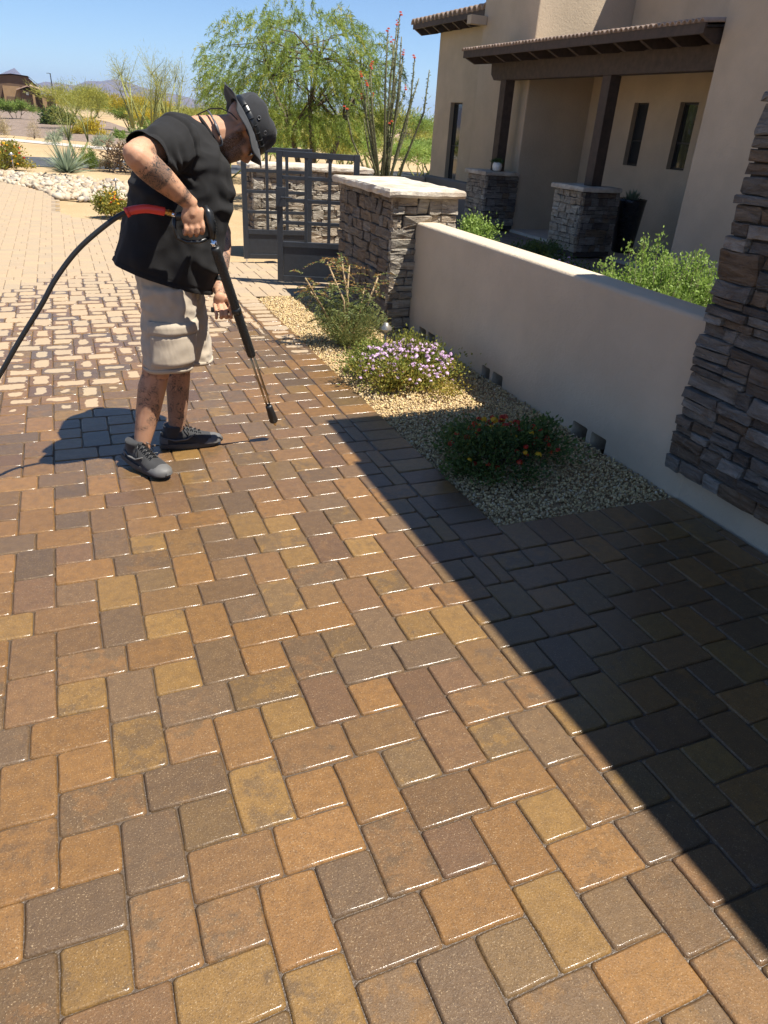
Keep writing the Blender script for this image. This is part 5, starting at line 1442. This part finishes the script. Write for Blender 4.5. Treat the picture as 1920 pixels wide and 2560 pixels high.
# --- tee
tee = MB()
tee.loft([ell_ring(a, b_, w, YC, 48) for a, b_, w in TEE])
hemR = V3(-1.333, .824, 1.430); axR = nrm(hemR - SH_R)
tee.tube([SH_R + V3(.03, .04, -.0), SH_R, SH_R * .5 + hemR * .5, hemR], [.10, .118, .108, .092], 24)
hemL = V3(-.985, 1.392, 1.17); axL = nrm(hemL - SH_L)
tee.tube([SH_L + V3(0, -.04, .03), SH_L, SH_L * .5 + hemL * .5, hemL], [.09, .105, .10, .092], 24)
tme = remesh(tee, 0.0062, 9, 0.5, 'tee')
hnl = nrm(V3(-.144, 0, -.436)); hpl = V3(-1.27, YC, .890)
co = get_co(tme); no = get_no(tme)
disp = np.zeros(len(co))
for i, p_ in enumerate(co):
    low = max(0.0, min(1.0, (1.25 - p_[2]) / .35))
    f = mnoise.noise((p_[0] * 7 + p_[2] * 2.2, p_[1] * 7, p_[2] * 1.6)) * (0.010 + .016 * low)
    f += mnoise.noise((p_[0] * 15 + p_[2] * 5, p_[1] * 15, p_[2] * 6 + 3)) * .0075
    f += abs(mnoise.noise((p_[0] * 5 - p_[2] * 9, p_[1] * 4, p_[2] * 9 + p_[0] * 6))) * -.016 * (1 - low)
    f += .006 * math.sin((p_[0] * 34 + p_[2] * 9 + 3 * mnoise.noise((p_[0] * 6, p_[1] * 6, p_[2] * 3)))) * low
    g_ = p_[0] + 1.19; f += .011 * math.exp(-((g_ * .55 + (p_[2] - 1.12) * .62 + .04 * math.sin(p_[2] * 14)) / .022) ** 2) * (p_[1] < YC)
    f += .010 * math.exp(-((g_ * .85 - (p_[2] - 1.30) * .35 - .10) / .018) ** 2) * (p_[1] < YC) - .008 * math.exp(-((g_ * .9 + (p_[2] - 1.0) * .25 - .03) / .02) ** 2) * (p_[1] < YC)
    if p_[1] < YC + .02:
        dx_, dz_ = p_[0] + 1.185, p_[2] - 1.365; rr_ = math.hypot(dx_, dz_); ph_ = math.atan2(dz_, dx_)
        f += .0075 * math.sin(ph_ * 8 + 4 * mnoise.noise((p_[0] * 5, p_[1] * 5, p_[2] * 5))) * math.exp(-rr_ / .16) * min(1, rr_ / .04)
        f += .0035 * math.sin(ph_ * 15 + 5 * mnoise.noise((p_[0] * 7 + 9, p_[1] * 7, p_[2] * 7))) * math.exp(-((rr_ - .3) / .14) ** 2) * max(0, min(1, (YC - p_[1]) / .12))
    q_ = p_.astype(float) - SH_R; al = q_.dot(axR); rd = math.sqrt(max(0, q_.dot(q_) - al * al))
    if rd < .17 and p_[1] < 1.12:
        f -= .0065 * math.exp(-((al - .015) / .006) ** 2)
    if np.linalg.norm(p_ - hemR) < .15: f -= .0035 * math.exp(-((np.dot(p_ - hemR, axR) + .034) / .004) ** 2)
    f -= .004 * math.exp(-((np.dot(p_ - hpl, hnl) + .038) / .0045) ** 2)
    disp[i] = f
set_co(tme, co + no * disp[:, None])
hn = nrm(V3(-.144, 0, -.436)); hp = V3(-1.488, YC, .962)
def trim(me, c, n_, rad):
    bm = bmesh.new(); bm.from_mesh(me)
    c = Vector(c); fs = [f for f in bm.faces if (f.calc_center_median() - c).length < rad]
    vs_ = {v for f in fs for v in f.verts}; es = {e_ for f in fs for e_ in f.edges}
    bmesh.ops.bisect_plane(bm, geom=list(vs_) + list(es) + fs, plane_co=c, plane_no=Vector(n_), clear_outer=True)
    bm.to_mesh(me); bm.free(); me.update()
trim(tme, V3(-1.27, YC, .890) - hn * .014, hn, .6)
trim(tme, hemR - axR * .014, axR, .15)
trim(tme, hemL - axL * .014, axL, .14)
to = link('tee_shirt', tme, MAT['tee'], person)
so = to.modifiers.new('thick', 'SOLIDIFY'); so.thickness = 0.003; so.offset = 0
# ribbed collar and hem roll
cr = [q for q in ell_ring(*TEE[-1][:2], TEE[-1][2], YC, 28)]
MB().tube(cr + [cr[0], cr[1]], 0.008, 8, cap=False).build('collar', MAT['tee'], to, smooth=True)

# --- shorts
sh = MB()
sh.tube([(-1.25, 1.19, .99), (-1.25, 1.19, .90), (-1.245, 1.19, .80)], [.135, .140, .138], 28, flat=1.52, ref=(0, 1, 0))
sh.tube([(-1.255, 1.09, .88), (-1.262, 1.085, .76), (-1.278, 1.075, .62), (-1.288, 1.07, .502)], [.128, .124, .120, .116], 28)
sh.tube([(-1.21, 1.285, .88), (-1.19, 1.285, .76), (-1.17, 1.285, .60), (-1.165, 1.285, .462)], [.128, .125, .124, .123], 28)
sme = remesh(sh, 0.0085, 5, .5, 'shorts')
co = get_co(sme); no = get_no(sme); disp = np.zeros(len(co))
for i, p_ in enumerate(co):
    f = mnoise.noise((p_[0] * 9, p_[1] * 9, p_[2] * 5)) * .010 + (0.5 - abs(mnoise.noise((p_[0] * 11 + p_[2] * 10, p_[1] * 11, p_[2] * 14)))) * .020
    f += mnoise.noise((p_[0] * 28, p_[1] * 28, p_[2] * 22)) * .005
    disp[i] = f - .007
set_co(sme, co + no * disp[:, None])
trim(sme, V3(-1.288, 1.07, .512), (0.05, 0, -1), .134)
trim(sme, V3(-1.165, 1.285, .473), (0.03, 0, -1), .138)
so_ = link('shorts', sme, MAT['khaki'], person)
so = so_.modifiers.new('thick', 'SOLIDIFY'); so.thickness = 0.004; so.offset = 0
def leg_patch(u0, u1, z0, z1, off, mat, name, thick=.012, nu=14, nv=10):
    """patch wrapped on the near leg of the shorts; u is an angle, 0 = +X, -90 = towards the driveway's near side"""
    m = MB(); rings = []
    for j in range(nv + 1):
        z = z0 + (z1 - z0) * j / nv; q = (0.88 - z) / .378
        cx = -1.255 - .033 * q; cy = 1.09 - .02 * q; rr = .128 - .012 * q
        row = []
        for i in range(nu + 1):
            a = R(u0 + (u1 - u0) * i / nu)
            e_ = min(i, nu - i, j, nv - j)
            o_ = off + (thick if e_ > 0 else -0.012) + mnoise.noise((a * 3, z * 20, off * 50)) * .005
            row.append((cx + (rr + o_) * math.cos(a), cy + (rr + o_) * math.sin(a), z))
        rings.append(row)
    m.loft(rings, closed=False, cap0=False, cap1=False)
    return m.build(name, mat, so_, smooth=True)
leg_patch(-142, -18, .525, .70, .004, MAT['khaki'], 'cargo_pocket')
leg_patch(-146, -14, .675, .745, .016, MAT['khaki'], 'pocket_flap', .006, 14, 5)
def hem_ring(c, rr, z, name):
    m = MB(); m.tube([(c[0] + rr * math.cos(a), c[1] + rr * math.sin(a), z + .004 * math.sin(3 * a)) for a in np.linspace(0, 2 * math.pi, 33)], .006, 6, cap=False, flat=2.0)
    m.build(name, MAT['khaki'], so_, smooth=True)
hem_ring((-1.288, 1.07), .114, .512, 'hem'); hem_ring((-1.165, 1.285), .121, .474, 'hem')

# --- shoes
def shoe(heel, dirv, pitch, label_=None):
    hl = V3(*heel); d = nrm(V3(dirv[0], dirv[1], 0)); d = nrm(d * math.cos(pitch) - V3(0, 0, 1) * math.sin(pitch)); s = nrm(np.cross((0, 0, 1), d)); u = np.cross(d, s)
    T = lambda x, y, z: hl + d * x + s * y + u * z
    e = MB()
    sec = [(0.004, .026, .085), (.03, .038, .105), (.075, .044, .115), (.12, .045, .112), (.16, .048, .098), (.20, .052, .082), (.245, .054, .070), (.285, .048, .060), (.315, .030, .050)]
    rings = []
    for x, w, h in sec:
        rings.append([T(x, w * math.copysign(abs(math.cos(a)) ** .75, math.cos(a)), .024 + max(0, math.sin(a)) ** .8 * (h - .024) - max(0, -math.sin(a)) * .01) for a in np.linspace(0, 2 * math.pi, 20, endpoint=False)])
    e.loft(rings)
    e.tube([T(.066, 0, .07), T(.072, 0, .112), T(.074, 0, .124), T(.074, 0, .128)], [.046, .050, .052, .048], 18)
    um = remesh(e, .0055, 4, .5, 'shoe'); uo = link('shoe', um, MAT['shoe'], person)
    m = MB(); out = []
    for q in np.linspace(0, 1, 15): out.append((q * .326, .041 + .017 * math.sin(math.pi * min(1, q * 1.25)) - (.030 * max(0, (q - .86) / .14) ** 1.5)))
    pl = [(x, w) for x, w in out] + [(x, -w * .96) for x, w in out[::-1]]
    rg = []
    for z, sc in ((0.0, .93), (.006, 1.0), (.018, 1.03), (.032, .99)):
        rg.append([T(.159 + (x - .159) * sc, y * sc, z + .014 * max(0, (x - .25) / .07) ** 1.5 * (1 if z < .03 else .6)) for x, y in pl])
    m.loft(rg); m.build('sole', MAT['sole'], uo)
    rg = []
    for x, w, h in ((.228, .0545, .040), (.25, .0560, .062), (.287, .0505, .060), (.312, .036, .053), (.322, .020, .046), (.326, .002, .036)):
        rg.append([T(x, w * math.cos(a), .026 + max(0, math.sin(a)) ** .8 * (h - .022)) for a in np.linspace(-.1, math.pi + .1, 15)])
    MB().loft(rg, closed=False, cap0=False, cap1=False).build('toe_cap', MAT['shoe_grey'], uo, smooth=True)
    for sg in (-1, 1):
        MB().tube([T(.02, sg * .037, .066), T(.08, sg * .048, .052), (T(.14, sg * .050, .058)), T(.185, sg * .043, .084)], [.004, .0075, .0075, .004], 8, flat=.6).build('side_stripe', MAT['shoe_grey'], uo, smooth=True)
    MB().loft([[T(x, w * math.cos(a), .028 + max(0, math.sin(a)) ** .8 * (h - .026)) for a in np.linspace(-.2, math.pi + .2, 13)] for x, w, h in ((-.002, .018, .066), (.010, .034, .082), (.04, .044, .078))], closed=False, cap0=False, cap1=False).build('heel_cup', MAT['shoe_grey'], uo, smooth=True)
    m = MB()
    for k in range(5):
        x = .118 + k * .021; z = .118 - k * .0088; w = .024
        m.tube([T(x, -w, z - .006), T(x + .006, 0, z + .006), T(x + .012, w, z - .008)], .0028, 6); m.tube([T(x + .012, -w, z - .010), T(x + .006, 0, z + .008), T(x, w, z - .004)], .0028, 6)
    for sg in (-1, 1): m.tube([T(.112, 0, .118), T(.122, sg * .02, .128), T(.138, sg * .040, .112), T(.150, sg * .046, .085), T(.142, sg * .040, .07), T(.122, sg * .02, .105), T(.112, 0, .118)], .0026, 6)
    m.build('laces', MAT['plastic'], uo, smooth=True)
shoe((-1.520, 1.135, .026), (.50, -.866), .075)
shoe((-1.345, 1.275, 0.0), (1, -.09), 0.0)

# --- hat
hc = HP(.010, .030)
hat = MB(); rings = []
for (u, rf, rs) in ((-.004, .123, .100), (.03, .121, .099), (.066, .117, .096), (.092, .110, .090), (.106, .096, .079), (.113, .058, .048), (.114, .008, .007)):
    rings.append([hc + HU * u + HF * rf * math.cos(a) + HS * rs * math.sin(a) + HU * .005 * math.sin(5 * a + u * 60) * (u > .02) + (HF * math.cos(a) + HS * math.sin(a)) * .006 * mnoise.noise((math.cos(a) * 2.2, math.sin(a) * 2.2, u * 40)) for a in np.linspace(0, 2 * math.pi, 40, endpoint=False)])
hat.loft(rings, True, False, True)
hatc = hat.build('hat', MAT['hat'], person, smooth=True)
b_ = MB(); rings = []
for k, q in enumerate(np.linspace(0, 1, 7)):
    row = []
    for a in np.linspace(0, 2 * math.pi, 48, endpoint=False):
        rf = .120 + (.052 + .016 * max(0, -math.cos(a))) * q; rs = .098 + .050 * q
        up = -.018 * q - .022 * q * abs(math.sin(a)) ** 2 + .006 * q * math.sin(7 * a) + (0.012 * q * q if math.cos(a) < -.6 else 0) + .005 * q * math.sin(3 * a + 1)
        row.append(hc + HU * (.002 + up) + HF * rf * math.cos(a) + HS * rs * math.sin(a))
    rings.append(row)
b_.loft(rings, True, False, False)
bo_ = b_.build('brim', MAT['hat_brim'], hatc, smooth=True); so = bo_.modifiers.new('t', 'SOLIDIFY'); so.thickness = .004
b_ = MB(); b_.loft([[hc + HU * u + HF * (.1235 + o_) * math.cos(a) + HS * (.1005 + o_) * math.sin(a) for a in np.linspace(0, 2 * math.pi, 40, endpoint=False)] for u, o_ in ((.006, .001), (.008, .003), (.030, .002), (.032, 0))], True, False, False)
b_.build('hat_band', MAT['plastic'], hatc, smooth=True)
m = MB()
for k in range(7):
    a = R(-90 - 42 + k * 14); c_ = lambda u, o_=0: hc + HU * u + HF * (.1235 + o_) * math.cos(a) + HS * (.100 + o_) * math.sin(a)
    m.tube([c_(.008, .002), c_(.019, .008), c_(.03, .002)], .0035, 6, flat=.5)
m.build('loops', MAT['hat'], hatc)
for k, a in enumerate((R(-70), R(-100))):
    m = MB()
    q = hc + HU * .052 + HF * .120 * math.cos(a) + HS * .0985 * math.sin(a); nv = nrm(HF * math.cos(a) + HS * math.sin(a)); a1 = nrm(np.cross(nv, HU))
    m.tube([q + nv * .002 + .007 * (a1 * math.cos(w) + HU * math.sin(w)) for w in np.linspace(0, 2 * math.pi, 13)], .0018, 5, cap=False)
    m.build('eyelet', MAT['greyplastic'], hatc)
MB().tube([(-.905, 1.095, 1.575), (-.925, 1.12, 1.597), (-.955, 1.16, 1.612), (-1.0, 1.18, 1.610), (-1.045, 1.185, 1.590), (-1.07, 1.19, 1.575)], .0048, 6, flat=.5).build('chin_strap', MAT['plastic'], hatc, smooth=True)

# --- glasses and headphones
gl = MB()
for s in (-1, 1):
    gl.tube([HP(.102, .012, s * .062), HP(.05, .012, s * .079), HP(.0, .010, s * .082)], .003, 6)
gl.tube([HP(.102, .012, -.062), HP(.116, .016, -.03), HP(.120, .014, 0), HP(.116, .016, .03), HP(.102, .012, .062)], .003, 6)
glo = gl.build('sunglasses', MAT['plastic'], person, smooth=True)
for s in (-1, 1):
    MB().ellipsoid(HP(.108, -.003, s * .034), [HF * .008 - HS * s * .002, HS * .027, HU * .019], 16, 8).build('lens', MAT['lens'], glo, smooth=True)
hpn = MB()
NK = lambda th, x, o_=.0: V3(x, 1.184 - (.086 + o_) * math.sin(R(th)), 1.513 + (.086 + o_) * math.cos(R(th)))
hpn.tube([NK(0, -1.014, .002), NK(22, -1.012, .002), NK(42, -1.006, .002), NK(58, -.999, .002)], .0040, 8)
hpo = hpn.build('headphones', MAT['greyplastic'], person, smooth=True)
MB().tube([NK(54, -1.0, .003), NK(72, -.993, .004), NK(92, -.984, .003)], [.008, .012, .008], 10, flat=.6).build('battery_pod', MAT['greyplastic'], hpo, smooth=True)
MB().tube([NK(90, -.984, .003), NK(104, -.974, .004), NK(116, -.972, .004), NK(120, -.985, .004), NK(118, -1.002, .003)], [.004, .0042, .005, .005, .010], 8).build('ear_hook', MAT['greyplastic'], hpo, smooth=True)
# --- wrist things
fbn = nrm(fb); w0 = EL_L + fb * .92
MB().tube([w0 - fbn * .012, w0 + fbn * .012], .0385, 20, cap=False).build('watch_strap', MAT['plastic'], person, smooth=True)
MB().tube([w0 - fbn * .035, w0 - fbn * .026], .0395, 20, cap=False).build('wristband', MAT['redband'], person, smooth=True)

# ------------------------------------------------------------------ pressure washer wand
wand = empty('pressure_washer_wand', (-.73, 1.21, .1), 'black pressure washer wand with trigger gun and twin brass tubes held by the man', 'pressure washer')
A = V3(-1.085, .835, 1.125); Bt = V3(-.727, 1.222, .088); ax = Bt - A; axn = nrm(ax)
W = lambda s: A + ax * s
m = MB()
m.tube([V3(-1.108, .850, 1.250), V3(-1.096, .842, 1.225), V3(-1.084, .836, 1.17), W(0.0)], [.018, .030, .028, .020], 14, flat=.75)
gun = m.build('trigger_gun', MAT['plastic'], wand, smooth=True)
MB().tube([V3(-1.105, .850, 1.232), V3(-1.15, .852, 1.222), V3(-1.19, .850, 1.214), V3(-1.232, .842, 1.208)], [.019, .017, .017, .016], 12).build('grip', MAT['plastic'], gun, smooth=True)
MB().tube([V3(-1.232, .842, 1.21), V3(-1.238, .84, 1.17), V3(-1.228, .838, 1.128), V3(-1.195, .836, 1.112), V3(-1.14, .834, 1.112), V3(-1.10, .834, 1.128)], .0085, 10).build('hand_guard', MAT['plastic'], gun, smooth=True)
MB().tube([V3(-1.098, .842, 1.20), V3(-1.115, .842, 1.175), V3(-1.125, .842, 1.145)], [.008, .007, .005], 8).build('trigger', MAT['plastic'], gun, smooth=True)
m = MB()
for k in range(6): m.bar(V3(-1.077, .812, 1.205 - k * .011), V3(-1.062, .816, 1.200 - k * .011), .004, .003)
m.build('vent_ribs', MAT['plastic'], gun)
MB().tube([W(-.012), W(.012), W(.013), W(.032)], [.009, .009, .014, .013], 14).build('coupling', MAT['chrome'], wand, smooth=True)
def sleeve(s0, s1, r0, name):
    m = MB(); L = s1 - s0; pts = []; rr = []
    for q, k in ((0, .7), (.02, .95), (.06, 1.0), (.5, 1.0), (.94, 1.0), (.98, .95), (1.0, .7)): pts.append(W(s0 + L * q)); rr.append(r0 * k)
    m.tube(pts, rr, 18); o = m.build(name, MAT['rubber'], wand, smooth=True)
    d = MB(); a = nrm(np.cross(axn, (0, 0, 1))); b2 = np.cross(axn, a)
    for i in range(20):
        for j in range(10):
            th = j * .628 + (i % 2) * .314; c_ = W(s0 + L * (.08 + .84 * i / 19)) + (a * math.cos(th) + b2 * math.sin(th)) * r0 * .985
            nv = nrm(c_ - W(s0 + L * (.08 + .84 * i / 19))); e1 = nrm(np.cross(nv, axn)); o_ = len(d.v)
            tip = c_ + nv * .0022
            d.v += [tuple(c_ + axn * .004), tuple(c_ + e1 * .004), tuple(c_ - axn * .004), tuple(c_ - e1 * .004), tuple(tip)]; d.f += [(o_, o_ + 1, o_ + 4), (o_ + 1, o_ + 2, o_ + 4), (o_ + 2, o_ + 3, o_ + 4), (o_ + 3, o_, o_ + 4)]
    d.build('grip_nubs', MAT['rubber'], o)
sleeve(.034, .315, .0215, 'upper_sleeve')
sleeve(.328, .565, .0215, 'lower_sleeve')
MB().tube([W(.308), W(.322), W(.336)], [.022, .024, .022], 14).build('collar_ring', MAT['plastic'], wand, smooth=True)
MB().tube([W(.330), W(.330) + V3(-.022, .034, .001), W(.330) + V3(-.06, .039, .002), W(.330) + V3(-.112, .040, .004)], [.013, .0125, .0120, .0120], 12).build('side_handle', MAT['rubber'], wand, smooth=True)
sd = nrm(np.cross(axn, (0, 1, 0)))
for k in (-1, 1): MB().tube([W(.56) + sd * k * .0095, W(.80) + sd * k * .0095, W(.90) + sd * k * .0075], .0055, 10).build('lance_tube', MAT['bronze_rod'], wand, smooth=True)
MB().tube([W(.865), W(.872), W(.91), W(.918), W(.965), W(.972)], [.014, .0190, .0205, .0220, .0245, .020], 16).build('nozzle', MAT['rubber'], wand, smooth=True)
MB().tube([W(.972), W(.99), W(1.0)], [.008, .0065, .005], 10).build('brass_tip', MAT['brass'], wand, smooth=True)

# ------------------------------------------------------------------ hose
hose = empty('pressure_hose', (-2.0, .84, 0), 'black high pressure hose with red end sleeve curving down to the left', 'hose')
pts = [V3(-1.395, .825, 1.232), V3(-1.45, .83, 1.212), V3(-1.525, .84, 1.160), V3(-1.60, .845, 1.100), V3(-1.66, .85, 1.040), V3(-1.73, .85, .955), V3(-1.79, .85, .865), V3(-1.90, .86, .715), V3(-1.99, .87, .585), V3(-2.10, .90, .43), V3(-2.25, .95, .24), V3(-2.42, 1.0, .10), V3(-2.62, 1.06, .03), V3(-3.0, 1.15, .014), V3(-3.6, 1.1, .014), V3(-4.4, .8, .014)]
def spline(P, k=5):
    out = []
    for i in range(len(P) - 1):
        p0 = P[max(i - 1, 0)]; p1 = P[i]; p2 = P[i + 1]; p3 = P[min(i + 2, len(P) - 1)]
        for j in range(k):
            u = j / k; out.append(.5 * (2 * p1 + (p2 - p0) * u + (2 * p0 - 5 * p1 + 4 * p2 - p3) * u * u + (3 * p1 - p0 - 3 * p2 + p3) * u ** 3))
    out.append(P[-1]); return out
MB().tube(spline(pts), .0102, 14).build('hose', MAT['rubber'], hose, smooth=True)
MB().tube(spline([V3(-1.418, .825, 1.226), V3(-1.40, .825, 1.233), V3(-1.345, .826, 1.240), V3(-1.29, .828, 1.233), V3(-1.275, .83, 1.230)], 4), .0170, 16).build('red_sleeve', MAT['red_plastic'], hose, smooth=True)
MB().tube([V3(-1.425, .825, 1.223), V3(-1.412, .825, 1.229)], .0195, 16).build('sleeve_lip', MAT['red_plastic'], hose, smooth=True)
MB().tube([V3(-1.276, .83, 1.230), V3(-1.262, .832, 1.227), V3(-1.261, .832, 1.227), V3(-1.248, .835, 1.223)], [.0105, .0105, .013, .013], 6).build('brass_fitting', MAT['brass'], hose)
MB().tube([V3(-1.248, .835, 1.223), V3(-1.226, .84, 1.212)], [.0105, .010], 12).build('steel_fitting', MAT['chrome'], hose, smooth=True)
